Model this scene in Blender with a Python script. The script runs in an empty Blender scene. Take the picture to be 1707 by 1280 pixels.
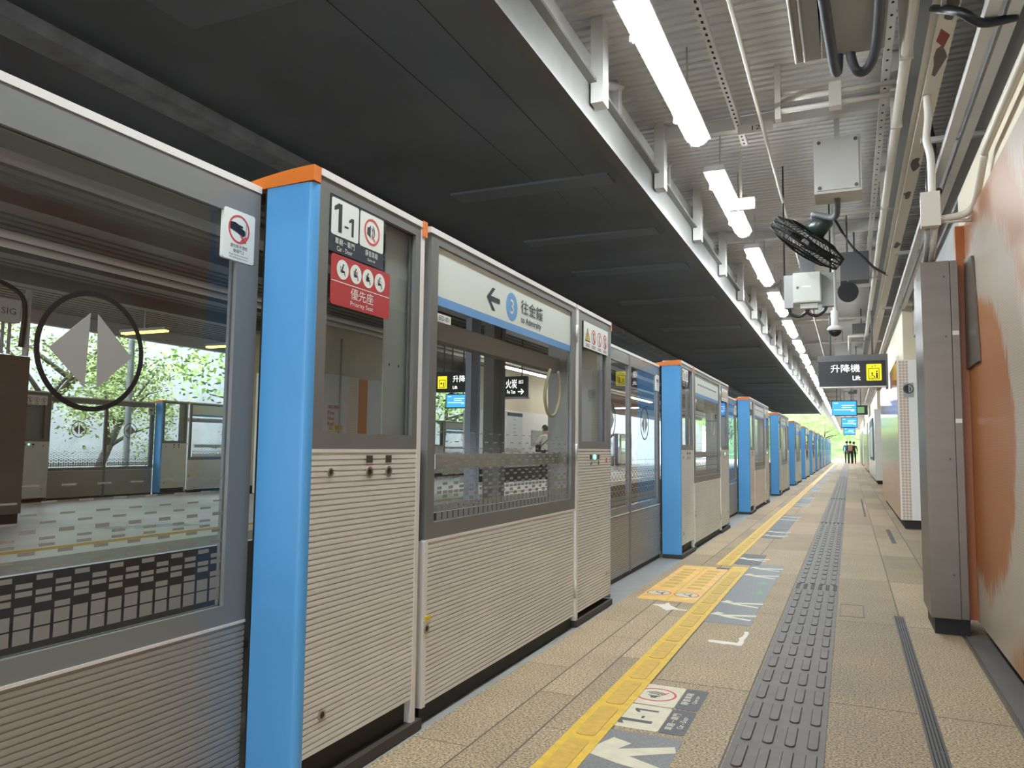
import bpy, bmesh, math, random
from mathutils import Vector, Matrix
random.seed(7)
C = bpy.context.scene.collection
SC = bpy.context.scene

# ------------------------------------------------------------------ camera, world, exposure
def make_camera():
    cam = bpy.data.cameras.new('camera'); o = bpy.data.objects.new('camera', cam); C.objects.link(o)
    yaw, pitch, roll, f = .4149, .0814, -.0118, 1277.6
    cw, sw, cp, sp = math.cos(yaw), math.sin(yaw), math.cos(pitch), math.sin(pitch)
    fwd = Vector((-sw*cp, cw*cp, sp)); right = Vector((cw, sw, 0)); down = fwd.cross(right)
    c, s = math.cos(roll), math.sin(roll)
    r2 = c*right + s*down; d2 = -s*right + c*down
    m = Matrix.Identity(4)
    for i in range(3):
        m[i][0] = r2[i]; m[i][1] = -d2[i]; m[i][2] = -fwd[i]
    m[2][3] = 1.0
    o.matrix_world = m
    cam.sensor_width = 36; cam.lens = f/1707*36; cam.clip_start = .02; cam.clip_end = 400
    SC.camera = o
make_camera()
vs = SC.view_settings
vs.view_transform = 'Standard'; vs.look = 'None'; vs.gamma = 1; vs.use_curve_mapping = False
vs.exposure = 0.6
SC.cycles.transparent_max_bounces = 40
SC.cycles.max_bounces = 8
SC.cycles.sample_clamp_indirect = 6
W = bpy.data.worlds.new('world'); SC.world = W; W.use_nodes = True
W.node_tree.nodes['Background'].inputs[0].default_value = (.86, .94, 1, 1)
W.node_tree.nodes['Background'].inputs[1].default_value = 3.7
LAMP = 41.0

# ------------------------------------------------------------------ materials
def mat(name, col, rough=.5, metal=0, emit=None, strength=0, var=0, vscale=8, bump=0, bscale=60, spec=.5, stretch=None):
    m = bpy.data.materials.new(name); m.use_nodes = True
    nt = m.node_tree; b = nt.nodes['Principled BSDF']
    b.inputs['Base Color'].default_value = (*col, 1); b.inputs['Roughness'].default_value = rough
    b.inputs['Metallic'].default_value = metal; b.inputs['Specular IOR Level'].default_value = spec
    if emit:
        b.inputs['Emission Color'].default_value = (*emit, 1); b.inputs['Emission Strength'].default_value = strength
    if var or bump:
        tc = nt.nodes.new('ShaderNodeTexCoord'); vec = tc.outputs['Object']
        if stretch:
            mp = nt.nodes.new('ShaderNodeMapping'); mp.inputs['Scale'].default_value = stretch
            nt.links.new(vec, mp.inputs[0]); vec = mp.outputs[0]
    if var:
        n = nt.nodes.new('ShaderNodeTexNoise'); n.inputs['Scale'].default_value = vscale; n.inputs['Detail'].default_value = 6
        nt.links.new(vec, n.inputs['Vector'])
        r = nt.nodes.new('ShaderNodeValToRGB')
        r.color_ramp.elements[0].position = .3; r.color_ramp.elements[1].position = .7
        r.color_ramp.elements[0].color = (*[max(0, c*(1-var)) for c in col], 1)
        r.color_ramp.elements[1].color = (*[min(1, c*(1+var)) for c in col], 1)
        nt.links.new(n.outputs['Fac'], r.inputs[0]); nt.links.new(r.outputs[0], b.inputs['Base Color'])
    if bump:
        n2 = nt.nodes.new('ShaderNodeTexNoise'); n2.inputs['Scale'].default_value = bscale
        nt.links.new(vec, n2.inputs['Vector'])
        bp = nt.nodes.new('ShaderNodeBump'); bp.inputs['Strength'].default_value = bump; bp.inputs['Distance'].default_value = .01
        nt.links.new(n2.outputs['Fac'], bp.inputs['Height']); nt.links.new(bp.outputs[0], b.inputs['Normal'])
    return m

def emis(name, col, s):
    m = bpy.data.materials.new(name); m.use_nodes = True; nt = m.node_tree
    nt.nodes.remove(nt.nodes['Principled BSDF'])
    e = nt.nodes.new('ShaderNodeEmission'); e.inputs[0].default_value = (*col, 1); e.inputs[1].default_value = s
    nt.links.new(e.outputs[0], nt.nodes['Material Output'].inputs[0]); return m

def glass(name, tint=(.955, .965, .962), gain=1.0, base=0.0):
    m = bpy.data.materials.new(name); m.use_nodes = True; nt = m.node_tree
    nt.nodes.remove(nt.nodes['Principled BSDF'])
    N = nt.nodes.new; L = nt.links.new
    t = N('ShaderNodeBsdfTransparent'); t.inputs[0].default_value = (*tint, 1)
    g = N('ShaderNodeBsdfGlossy'); g.inputs['Roughness'].default_value = .01; g.inputs[0].default_value = (.95, .97, 1, 1)
    fr = N('ShaderNodeFresnel'); fr.inputs[0].default_value = 1.5
    ge = N('ShaderNodeNewGeometry')
    inv = N('ShaderNodeMath'); inv.operation = 'SUBTRACT'; inv.inputs[0].default_value = 1; L(ge.outputs['Backfacing'], inv.inputs[1])
    mu = N('ShaderNodeMath'); mu.operation = 'MULTIPLY'; L(fr.outputs[0], mu.inputs[0]); mu.inputs[1].default_value = gain
    ad = N('ShaderNodeMath'); ad.operation = 'ADD'; ad.use_clamp = True; L(mu.outputs[0], ad.inputs[0]); ad.inputs[1].default_value = base
    m2 = N('ShaderNodeMath'); m2.operation = 'MULTIPLY'; L(ad.outputs[0], m2.inputs[0]); L(inv.outputs[0], m2.inputs[1])
    mx = N('ShaderNodeMixShader'); L(m2.outputs[0], mx.inputs[0]); L(t.outputs[0], mx.inputs[1]); L(g.outputs[0], mx.inputs[2])
    L(mx.outputs[0], nt.nodes['Material Output'].inputs[0]); return m

def floor_material():
    m = bpy.data.materials.new('granite paving'); m.use_nodes = True; nt = m.node_tree; b = nt.nodes['Principled BSDF']
    N = nt.nodes.new; L = nt.links.new
    tc = N('ShaderNodeTexCoord'); sep = N('ShaderNodeSeparateXYZ'); L(tc.outputs['Object'], sep.inputs[0])
    def math_(op, a, b2=None, clamp=False):
        n = N('ShaderNodeMath'); n.operation = op; n.use_clamp = clamp
        for i, v in enumerate((a, b2)):
            if v is None: continue
            if isinstance(v, (int, float)): n.inputs[i].default_value = v
            else: L(v, n.inputs[i])
        return n.outputs[0]
    X, Y = sep.outputs[0], sep.outputs[1]
    # strips across the width: id by x, joints between them
    edges = [-1.19, -1.03, -.80, -.40, .25, .54, 1.3]
    joint = None; sid = None
    for e in edges:
        d = math_('ABSOLUTE', math_('SUBTRACT', X, e)); j = math_('LESS_THAN', d, .0035)
        joint = j if joint is None else math_('MAXIMUM', joint, j)
        s = math_('GREATER_THAN', X, e); sid = s if sid is None else math_('ADD', sid, s)
    # joints along the length, staggered between strips near the gates
    stag = math_('MULTIPLY', math_('LESS_THAN', X, -.80), math_('MULTIPLY', sid, .37))
    yy = math_('DIVIDE', math_('SUBTRACT', math_('ADD', Y, stag), 3.39), math_('SUBTRACT', 1.62, math_('MULTIPLY', math_('LESS_THAN', X, -.80), .6)))
    fr = math_('FRACT', yy); row = math_('FLOOR', yy)
    j2 = math_('LESS_THAN', math_('ABSOLUTE', math_('SUBTRACT', fr, .002)), .0028)
    joint = math_('MAXIMUM', joint, j2)
    comb = N('ShaderNodeCombineXYZ'); L(sid, comb.inputs[0]); L(row, comb.inputs[1])
    wn = N('ShaderNodeTexWhiteNoise'); L(comb.outputs[0], wn.inputs[0])
    n1 = N('ShaderNodeTexNoise'); n1.inputs['Scale'].default_value = 120; n1.inputs['Detail'].default_value = 3; L(tc.outputs['Object'], n1.inputs['Vector'])
    n2 = N('ShaderNodeTexNoise'); n2.inputs['Scale'].default_value = 2.3; n2.inputs['Detail'].default_value = 7; L(tc.outputs['Object'], n2.inputs['Vector'])
    r1 = N('ShaderNodeValToRGB'); e = r1.color_ramp.elements
    e[0].position = .34; e[0].color = (.15, .108, .068, 1); e[1].position = .66; e[1].color = (.64, .485, .295, 1)
    L(n1.outputs['Fac'], r1.inputs[0])
    fac = math_('ADD', math_('MULTIPLY', wn.outputs[0], .34), math_('MULTIPLY', n2.outputs['Fac'], .55))
    fac = math_('ADD', fac, .52)
    # the lane along the wall is slightly darker
    lane = math_('SUBTRACT', 1, math_('MULTIPLY', math_('GREATER_THAN', X, -.1), .13))
    fac = math_('MULTIPLY', fac, lane)
    vm = N('ShaderNodeVectorMath'); vm.operation = 'SCALE'; L(r1.outputs[0], vm.inputs[0]); L(fac, vm.inputs['Scale'])
    mx = N('ShaderNodeMixRGB'); L(joint, mx.inputs[0]); L(vm.outputs[0], mx.inputs[1]); mx.inputs[2].default_value = (.10, .08, .06, 1)
    L(mx.outputs[0], b.inputs['Base Color'])
    rr_ = N('ShaderNodeMapRange'); L(n2.outputs['Fac'], rr_.inputs[0]); rr_.inputs[3].default_value = .58; rr_.inputs[4].default_value = .85
    L(rr_.outputs[0], b.inputs['Roughness'])
    bp = N('ShaderNodeBump'); bp.inputs['Strength'].default_value = .12; bp.inputs['Distance'].default_value = .004
    L(n1.outputs['Fac'], bp.inputs['Height']); L(bp.outputs[0], b.inputs['Normal'])
    return m

def mural_material():
    m = bpy.data.materials.new('orange mural'); m.use_nodes = True; nt = m.node_tree; b = nt.nodes['Principled BSDF']
    N = nt.nodes.new; L = nt.links.new
    tc = N('ShaderNodeTexCoord'); sep = N('ShaderNodeSeparateXYZ'); L(tc.outputs['Object'], sep.inputs[0])
    def M_(op, a, b2=None):
        n = N('ShaderNodeMath'); n.operation = op
        for i, v in enumerate((a, b2)):
            if v is None: continue
            if isinstance(v, (int, float)): n.inputs[i].default_value = v
            else: L(v, n.inputs[i])
        return n.outputs[0]
    Y, Z = sep.outputs[1], sep.outputs[2]
    # brush-stroked oval centred on y=4.55, z=1.05, repeated along the wall
    yy = M_('SUBTRACT', M_('FRACT', M_('DIVIDE', M_('ADD', Y, 10.4), 2.3)), .5)   # repeats every 2.3 m
    u = M_('DIVIDE', M_('MULTIPLY', yy, 2.3), .92); v = M_('DIVIDE', M_('SUBTRACT', Z, 1.05), .80)
    d = M_('SQRT', M_('ADD', M_('MULTIPLY', u, u), M_('MULTIPLY', v, v)))
    mp = N('ShaderNodeMapping'); mp.inputs['Scale'].default_value = (1, 16, 3); mp.inputs['Rotation'].default_value = (.5, 0, 0)
    L(tc.outputs['Object'], mp.inputs[0])
    n = N('ShaderNodeTexNoise'); n.inputs['Scale'].default_value = 2.2; n.inputs['Detail'].default_value = 8; n.inputs['Roughness'].default_value = .7
    L(mp.outputs[0], n.inputs['Vector'])
    n3 = N('ShaderNodeTexNoise'); n3.inputs['Scale'].default_value = 3.0; n3.inputs['Detail'].default_value = 5; L(tc.outputs['Object'], n3.inputs['Vector'])
    dd = M_('ADD', d, M_('MULTIPLY', M_('SUBTRACT', n.outputs['Fac'], .5), .55))
    dd = M_('ADD', dd, M_('MULTIPLY', M_('SUBTRACT', n3.outputs['Fac'], .5), .35))
    rp = N('ShaderNodeValToRGB'); el = rp.color_ramp.elements
    el[0].position = .44; el[0].color = (0, 0, 0, 1); el[1].position = .475; el[1].color = (1, 1, 1, 1)
    a = el.new(.68); a.color = (.95, .95, .95, 1); a = el.new(.73); a.color = (.15, .15, .15, 1); a = el.new(.86); a.color = (.1, .1, .1, 1); a = el.new(.92); a.color = (.9, .9, .9, 1)
    L(M_('DIVIDE', dd, 2.0), rp.inputs[0])
    mx = N('ShaderNodeMixRGB'); L(rp.outputs[0], mx.inputs[0]); mx.inputs[1].default_value = (.37, .125, .026, 1); mx.inputs[2].default_value = (.46, .375, .30, 1)
    # the fine woven dot screen of the print
    wv = N('ShaderNodeTexWave'); wv.wave_type = 'BANDS'; wv.bands_direction = 'Z'; wv.inputs['Scale'].default_value = 26; wv.inputs['Distortion'].default_value = 1.2; L(tc.outputs['Object'], wv.inputs[0])
    m2 = N('ShaderNodeMixRGB'); m2.blend_type = 'MULTIPLY'; m2.inputs[0].default_value = .16; L(mx.outputs[0], m2.inputs[1]); L(wv.outputs['Color'], m2.inputs[2])
    L(m2.outputs[0], b.inputs['Base Color']); b.inputs['Roughness'].default_value = .32
    return m

def checker_material(name, c1, c2, scale, axis):
    m = bpy.data.materials.new(name); m.use_nodes = True; nt = m.node_tree; b = nt.nodes['Principled BSDF']
    tc = nt.nodes.new('ShaderNodeTexCoord'); ck = nt.nodes.new('ShaderNodeTexChecker')
    mp = nt.nodes.new('ShaderNodeMapping'); mp.inputs['Rotation'].default_value = (0, .785, 0) if axis == 'y' else (.785, 0, 0)
    mp.inputs['Location'].default_value = (.013, .017, .011)
    nt.links.new(tc.outputs['Object'], mp.inputs[0]); nt.links.new(mp.outputs[0], ck.inputs[0])
    ck.inputs[1].default_value = (*c1, 1); ck.inputs[2].default_value = (*c2, 1); ck.inputs[3].default_value = scale
    nt.links.new(ck.outputs[0], b.inputs['Base Color']); b.inputs['Roughness'].default_value = .35; return m

M = dict(
    floor=floor_material(), mural=mural_material(),
    rib=mat('ribbed aluminium', (.76, .745, .70), .42, .15, var=.05, vscale=3),
    alu=mat('brushed aluminium', (.62, .60, .56), .35, .5),
    rail=mat('pale top rail', (.78, .76, .72), .4, .1),
    frame=mat('grey glazing frame', (.175, .175, .168), .28),
    ddoor=mat('grey door frame', (.21, .215, .21), .24),
    glass=glass('gate glass'), dark=mat('black rubber', (.012, .011, .010), .6),
    plinth=mat('dark plinth', (.05, .042, .035), .6), orange=mat('orange cap plastic', (.72, .19, .025), .35),
    blue=mat('sky blue panel', (.10, .37, .75), .38), bluetrim=mat('blue edge trim', (.28, .52, .75), .4),
    white=mat('white sign vinyl', (.80, .84, .78), .45), ivory=mat('greenish white sign vinyl', (.70, .76, .69), .4),
    navy=mat('navy sign vinyl', (.018, .026, .045), .4), red=mat('red sign vinyl', (.46, .035, .04), .42),
    ink=mat('black ink', (.012, .013, .018), .5), redink=mat('red ink', (.62, .07, .08), .5), yellow=mat('yellow vinyl', (.75, .58, .02), .45),
    lineblue=mat('line blue vinyl', (.14, .34, .66), .4), film=mat('black frit film', (.01, .01, .011), .35), greyfilm=mat('grey film', (.34, .335, .315), .5), cellfilm=mat('grey glass film', (.235, .23, .212), .5),
    inner=mat('grey inner plate', (.33, .36, .345), .5), steel=mat('stainless steel', (.20, .17, .145), .36, .85, var=.06, vscale=2, stretch=(1, 1, 8)),
    keym=mat('steel lock', (.5, .46, .4), .3, .9), greenled=emis('green indicator', (.15, 1, .5), 3),
    deck=mat('pale corrugated deck', (.74, .735, .73), .5), chord=mat('grey beige girder chord', (.13, .122, .11), .5, var=.1, vscale=6), white_steel=mat('white painted steel', (.66, .645, .62), .45, var=.06, vscale=5),
    soffit=mat('dark soffit paint', (.15, .168, .197), .7, var=.18, vscale=.9), band=mat('soffit band paint', (.19, .215, .25), .7), soffit2=mat('soffit beam concrete', (.28, .31, .35), .8, var=.25, vscale=5),
    black=mat('black enamel', (.012, .013, .015), .35), fanblack=mat('dusty black fan paint', (.014, .014, .015), .75, spec=.2), grey=mat('grey paint', (.36, .355, .345), .5), dgrey=mat('dark grey paint', (.12, .12, .125), .55),
    hose=mat('dark ribbed hose', (.045, .05, .058), .55), cream=mat('cream wall tile', (.68, .60, .44), .5, var=.05, vscale=2),
    pipe=mat('cream painted pipe', (.66, .62, .55), .4), tactile=mat('grey rubber tactile', (.125, .105, .088), .6, var=.12, vscale=12),
    yline=mat('worn yellow paint', (.72, .46, .035), .5, var=.12, vscale=25), yline2=mat('ochre yellow paint', (.62, .38, .05), .55, var=.12, vscale=30),
    oranget=mat('worn orange floor vinyl', (.86, .50, .13), .5, var=.14, vscale=9), gstick=mat('grey floor vinyl', (.19, .19, .185), .55, var=.25, vscale=120),
    dstick=mat('charcoal floor vinyl', (.075, .072, .072), .55, var=.3, vscale=120), cstick=mat('cream floor vinyl', (.66, .60, .44), .55, var=.08, vscale=20),
    paint=mat('white paint residue', (.78, .72, .62), .6), drain=mat('cast drain grating', (.10, .092, .085), .5, .4),
    sill=mat('grey threshold', (.30, .30, .285), .5, var=.08, vscale=10), slot=mat('black slot', (.008, .008, .008), .8),
    gutter=mat('dark floor strip', (.115, .102, .092), .65, var=.15, vscale=4), whitewall=mat('white wall panel', (.78, .77, .74), .35),
    concrete=mat('pale concrete', (.44, .48, .51), .85, var=.15, vscale=1.2), bed=mat('dark track bed', (.03, .027, .024), .9, var=.4, vscale=30), ballast=mat('ballast', (.10, .09, .08), .9, var=.4, vscale=30, bump=.8),  # bed: much darker than the ballast
    opp_floor=mat('pale paving', (.74, .76, .77), .4, var=.12, vscale=1.5), oceil=mat('brown grey deck', (.15, .14, .125), .55), leaf=mat('leaf green', (.26, .42, .09), .6, var=.35, vscale=2),
    leaf2=mat('pale leaf green', (.42, .55, .20), .6, var=.35, vscale=2), bark=mat('grey bark', (.11, .10, .085), .85, var=.3, vscale=10),
    skin=mat('skin', (.55, .34, .25), .5), hair=mat('black hair', (.01, .009, .008), .5), shirt=mat('white shirt', (.72, .70, .66), .7),
    bluecloth=mat('blue cloth', (.03, .09, .22), .75), darkcloth=mat('dark cloth', (.02, .02, .025), .75), tancloth=mat('tan canvas', (.28, .17, .07), .75),
    hill=mat('grassy slope', (.16, .30, .08), .9, var=.5, vscale=.6, bump=1, bscale=3), screen=emis('blue screen', (.06, .33, .9), 1.3), screenlight=emis('screen text', (.55, .8, 1), 1.5),
    lit=emis('lit white lettering', (1, 1, .96), 1.5), lityel=emis('lit yellow panel', (.95, .80, .03), .95), tube=emis('lit tube', (.87, .955, 1), LAMP), tubey=emis('yellow lit tube', (1, .86, .12), 3.2),
    tubeo=emis('far lit tube', (1, .98, .92), 26), clear=glass('clear plastic', (.95, .96, .98), 1.0), greenvinyl=mat('green floor vinyl', (.12, .30, .13), .55),
    check_r=checker_material('brown lattice print', (.70, .60, .52), (.50, .38, .30), 36, 'y'), check_o=checker_material('orange lattice print', (.80, .72, .62), (.78, .58, .36), 30, 'x'), peel=mat('flaked primer', (.12, .105, .10), .8), rust=mat('rust primer', (.22, .05, .04), .8),
    fake=mat('brown panel', (.20, .09, .045), .4), maproom=mat('map paper', (.62, .63, .66), .5), cabin=mat('cabinet cream', (.60, .60, .55), .4),
)

# ------------------------------------------------------------------ mesh helpers
class Fr:
    """a flat frame in space: a along r, b along u, c along the normal"""
    def __init__(s, o, r, u):
        s.o = Vector(o); s.r = Vector(r); s.u = Vector(u); s.n = s.r.cross(s.u)
    def P(s, a, b, c=0): return s.o + s.r*a + s.u*b + s.n*c
def FE(x, y=0, z=0): return Fr((x, y, z), (0, 1, 0), (0, 0, 1))      # faces +X (seen from the platform)
def FS(y, x=0, z=0): return Fr((x, y, z), (1, 0, 0), (0, 0, 1))      # faces -Y (towards the camera)
def FW(x, y=0, z=0): return Fr((x, y, z), (0, -1, 0), (0, 0, 1))     # faces -X
def FU(x, y, z): return Fr((x, y, z), (0, 1, 0), (-1, 0, 0))         # lies on the floor, top of writing towards the gates

class MB:
    def __init__(s): s.bm = bmesh.new(); s.mi = 0; s.mats = []
    def m(s, mt):
        if mt not in s.mats: s.mats.append(mt)
        s.mi = s.mats.index(mt); return s
    def face(s, pts):
        f = s.bm.faces.new([s.bm.verts.new(p) for p in pts]); f.material_index = s.mi; return f
    def box(s, x0, x1, y0, y1, z0, z1):
        v = [s.bm.verts.new((x, y, z)) for x in (x0, x1) for y in (y0, y1) for z in (z0, z1)]
        for q in ((0, 1, 3, 2), (4, 6, 7, 5), (0, 4, 5, 1), (2, 3, 7, 6), (0, 2, 6, 4), (1, 5, 7, 3)):
            s.bm.faces.new([v[i] for i in q]).material_index = s.mi
        return s
    def prism(s, fr, pts, c0, c1):
        a = [s.bm.verts.new(fr.P(p[0], p[1], c0)) for p in pts]; b = [s.bm.verts.new(fr.P(p[0], p[1], c1)) for p in pts]
        n = len(pts)
        for i in range(n): s.bm.faces.new((a[i], a[(i+1) % n], b[(i+1) % n], b[i])).material_index = s.mi
        s.bm.faces.new(a[::-1]).material_index = s.mi; s.bm.faces.new(b).material_index = s.mi
        return s
    def poly(s, fr, pts, c=0): s.face([fr.P(p[0], p[1], c) for p in pts]); return s
    def ring(s, fr, out, inn, c0, c1):
        n = len(out); V = [[s.bm.verts.new(fr.P(p[0], p[1], c)) for p in pts] for pts in (out, inn) for c in (c0, c1)]
        o0, o1, i0, i1 = V
        for k in range(n):
            j = (k+1) % n
            for q in ((o1[k], o1[j], i1[j], i1[k]), (o0[k], i0[k], i0[j], o0[j]), (o0[k], o0[j], o1[j], o1[k]), (i0[k], i1[k], i1[j], i0[j])):
                s.bm.faces.new(q).material_index = s.mi
        return s
    def extr(s, fr, prof, a0, a1):
        """profile (b,c) pulled along a"""
        A = [s.bm.verts.new(fr.P(a0, b, c)) for b, c in prof]; B = [s.bm.verts.new(fr.P(a1, b, c)) for b, c in prof]
        for i in range(len(prof)-1): s.bm.faces.new((A[i], B[i], B[i+1], A[i+1])).material_index = s.mi
        return s
    def stroke(s, fr, pl, w, c):
        for (a0, b0), (a1, b1) in zip(pl, pl[1:]):
            d = Vector((a1-a0, b1-b0)); L = d.length
            if L < 1e-6: continue
            d /= L; n = Vector((-d.y, d.x))*w/2; e = d*w*.3
            s.poly(fr, [(a0-e.x-n.x, b0-e.y-n.y), (a1+e.x-n.x, b1+e.y-n.y), (a1+e.x+n.x, b1+e.y+n.y), (a0-e.x+n.x, b0-e.y+n.y)], c)
        return s
    def tube(s, pts, r, n=10, cap=True):
        pts = [Vector(p) for p in pts]; rs = r if isinstance(r, (list, tuple)) else [r]*len(pts)
        rings = []; up = None
        for i, p in enumerate(pts):
            t = (pts[min(i+1, len(pts)-1)]-pts[max(i-1, 0)]).normalized()
            if up is None:
                up = Vector((0, 0, 1)) if abs(t.z) < .9 else Vector((1, 0, 0))
            x = t.cross(up).normalized(); y = x.cross(t); up = y
            rings.append([s.bm.verts.new(p+(x*math.cos(2*math.pi*k/n)+y*math.sin(2*math.pi*k/n))*rs[i]) for k in range(n)])
        for a, b in zip(rings, rings[1:]):
            for k in range(n):
                f = s.bm.faces.new((a[k], a[(k+1) % n], b[(k+1) % n], b[k])); f.material_index = s.mi; f.smooth = True
        if cap:
            s.bm.faces.new(rings[0][::-1]).material_index = s.mi; s.bm.faces.new(rings[-1]).material_index = s.mi
        return s
    def build(s, name, mt=None, parent=None, loc=None):
        bmesh.ops.recalc_face_normals(s.bm, faces=s.bm.faces)
        me = bpy.data.meshes.new(name); s.bm.to_mesh(me); s.bm.free()
        for q in (s.mats or [mt]): me.materials.append(q)
        o = bpy.data.objects.new(name, me); C.objects.link(o)
        if parent is not None: o.parent = parent
        if loc is not None: o.location = loc
        return o

def rr(a0, a1, b0, b1, r, n=5):
    P = []
    for cx, cy, t0 in ((a1-r, b1-r, 0), (a0+r, b1-r, 90), (a0+r, b0+r, 180), (a1-r, b0+r, 270)):
        for k in range(n+1):
            t = math.radians(t0+90*k/n); P.append((cx+r*math.cos(t), cy+r*math.sin(t)))
    return P
def rect(a0, a1, b0, b1): return [(a0, b0), (a1, b0), (a1, b1), (a0, b1)]
def cp(ca, cb, r, n=32): return [(ca+r*math.cos(2*math.pi*k/n), cb+r*math.sin(2*math.pi*k/n)) for k in range(n)]
def arc(ca, cb, r, t0, t1, n=10): return [(ca+r*math.cos(math.radians(t0+(t1-t0)*k/n)), cb+r*math.sin(math.radians(t0+(t1-t0)*k/n))) for k in range(n+1)]
def bez(p0, p1, p2, p3, n=12):
    out = []
    for i in range(n+1):
        t = i/n; u = 1-t
        out.append(Vector(p0)*u**3+Vector(p1)*3*u*u*t+Vector(p2)*3*u*t*t+Vector(p3)*t**3)
    return out
def smooth(pts, n=6):
    P = [Vector(p) for p in pts]; out = []
    for i in range(len(P)-1):
        a = P[max(i-1, 0)]; b = P[i]; c = P[i+1]; d = P[min(i+2, len(P)-1)]
        for k in range(n):
            t = k/n
            out.append(.5*((2*b)+(c-a)*t+(2*a-5*b+4*c-d)*t*t+(3*b-a-3*c+d)*t**3))
    out.append(P[-1]); return out

_txt = {}
def text(body, fr, a, b, h, mt, parent, w=None, align='c', c=.002, bold=0, name='lettering', spin=0):
    """writing on a frame: (a,b) is the middle (or the left end) of the baseline box, h its height, w its width"""
    key = (body, bold)
    if key not in _txt:
        cu = bpy.data.curves.new('t', 'FONT'); cu.body = body; cu.resolution_u = 2; cu.offset = bold
        to = bpy.data.objects.new('t', cu); C.objects.link(to)
        dg = bpy.context.evaluated_depsgraph_get(); me = bpy.data.meshes.new_from_object(to.evaluated_get(dg))
        vs_ = [tuple(v.co) for v in me.vertices]; fs = [tuple(p.vertices) for p in me.polygons]
        bpy.data.objects.remove(to); bpy.data.curves.remove(cu); bpy.data.meshes.remove(me)
        xs = [v[0] for v in vs_]; ys = [v[1] for v in vs_]
        _txt[key] = (vs_, fs, min(xs), max(xs), min(ys), max(ys))
    vs_, fs, x0, x1, y0, y1 = _txt[key]
    sy = h/(y1-y0); sx = sy if w is None else w/(x1-x0)
    W_ = (x1-x0)*sx; off = -W_/2 if align == 'c' else 0 if align == 'l' else -W_
    me = bpy.data.meshes.new(name)
    me.from_pydata([fr.P(a+off+(v[0]-x0)*sx, b+(v[1]-y0)*sy, c) for v in vs_], [], fs)
    me.materials.append(mt); o = bpy.data.objects.new(name, me); C.objects.link(o); o.parent = parent
    return o

def thing(name, label, cat, loc=(0, 0, 0), rz=0, group=None):
    o = bpy.data.objects.new(name, None); C.objects.link(o); o.location = loc; o.rotation_euler = (0, 0, rz)
    o.empty_display_size = .1
    return tag(o, label, cat, group)
def tag(o, label, cat, group=None):
    o['label'] = label; o['category'] = cat
    if group: o['group'] = group
    return o
def struct(o): o['kind'] = 'structure'; return o
KIDS = {}
def copy_tree(o, parent=None, skip=()):
    c = o.copy(); C.objects.link(c)
    if parent is not None: c.parent = parent
    for ch in list(o.children):
        if any(ch.name.split('.')[0] == s for s in skip): continue
        copy_tree(ch, c, skip)
    return c

# ------------------------------------------------------------------ setting: platform, track, roofs
XF, Y0, P, H, XD = -1.426, 1.776, 5.332, 1.82, -1.62
struct(MB().box(-1.40, 5.0, -4, 110, -.25, 0).build('floor', M['floor']))
struct(MB().box(-1.72, -1.40, -4, 110, -.25, -.004).build('trim_1', M['sill']))
struct(MB().box(-5.74, -1.72, -8, 110, -1.35, -1.1).build('track_bed', M['bed']))
struct(MB().box(-12.55, -5.75, -14, 80, -1.1, 0).build('floor_opposite', M['opp_floor']))
struct(MB().box(-5.75, -5.74, -14, 80, -1.1, -.01).build('trim_4', M['dark']))
struct(MB().box(-19, -12.55, -14, 110, -1.35, -1.1).build('track_bed', M['ballast']))
for x in (-2.6, -4.03):
    tag(MB().box(x-.035, x+.035, -8, 110, -1.1, -.94).build('rail', M['drain']), 'steel running rail %s' % ('nearer the tall glass gates' if x > -3 else 'farther from the glass gates, beside the opposite platform'), 'rail')

# corrugated roof deck above the platform, ribs across the platform
b = MB(); prof = []; y = -4.0
while y < 110:
    prof += [(y, 3.70), (y+.045, 3.70), (y+.05, 3.715), (y+.085, 3.715)]; y += .09
A = [b.bm.verts.new((-1.62, p[0], p[1])) for p in prof]; B = [b.bm.verts.new((5, p[0], p[1])) for p in prof]
for i in range(len(prof)-1): b.bm.faces.new((A[i], B[i], B[i+1], A[i+1]))
struct(b.build('ceiling', M['deck']))
struct(MB().box(-15, -5.4, -14, 60, 3.9, 4.0).build('roof', M['soffit'])); struct(MB().box(-5.4, -1.6, -14, 47, 3.9, 4.0).build('roof', M['soffit'])); struct(MB().box(-1.6, 5, -14, 110, 3.9, 4.0).build('roof', M['soffit']))

# dark soffit over the track, its joints, and the concrete beam at its far side
SOFF = 47.0
struct(MB().box(-3.58, -1.50, -10, SOFF, 3.06, 3.14).build('ceiling_track', M['soffit']))
struct(MB().box(-3.76, -3.58, -10, SOFF, 2.98, 3.8).build('beam', M['soffit2']))
struct(MB().box(-5.4, -3.76, -10, SOFF, 3.5, 3.6).build('ceiling_track', M['soffit']))
for k, (yy, w, d) in enumerate(((5.4, .22, .018), (6.95, .2, .018), (8.4, .25, .018), (2.2, .5, .012), (10.4, .25, .018), (13, .3, .018), (16, .3, .018), (20, .3, .02), (25, .3, .02))):
    struct(MB().box(-2.95, -1.62, yy, yy+w, 3.06-d, 3.06).build('beam', M['band']))
for k, (x, y0, y1) in enumerate(((-2.17, 2.4, 5.35), (-1.78, 2.4, 6.2), (-2.1, 5.45, 6.0))):
    tag(MB().tube([(x, y0, 3.05), (x-.03, y1, 3.05)], .0018, 6).build('ceiling_wire', M['dark']), ('thin wire fixed along dark track soffit, farther from the white girder', 'thin wire along dark track soffit, nearest the white girder', 'short thin wire on dark track soffit beyond the first pale band')[k], 'wire')

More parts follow.
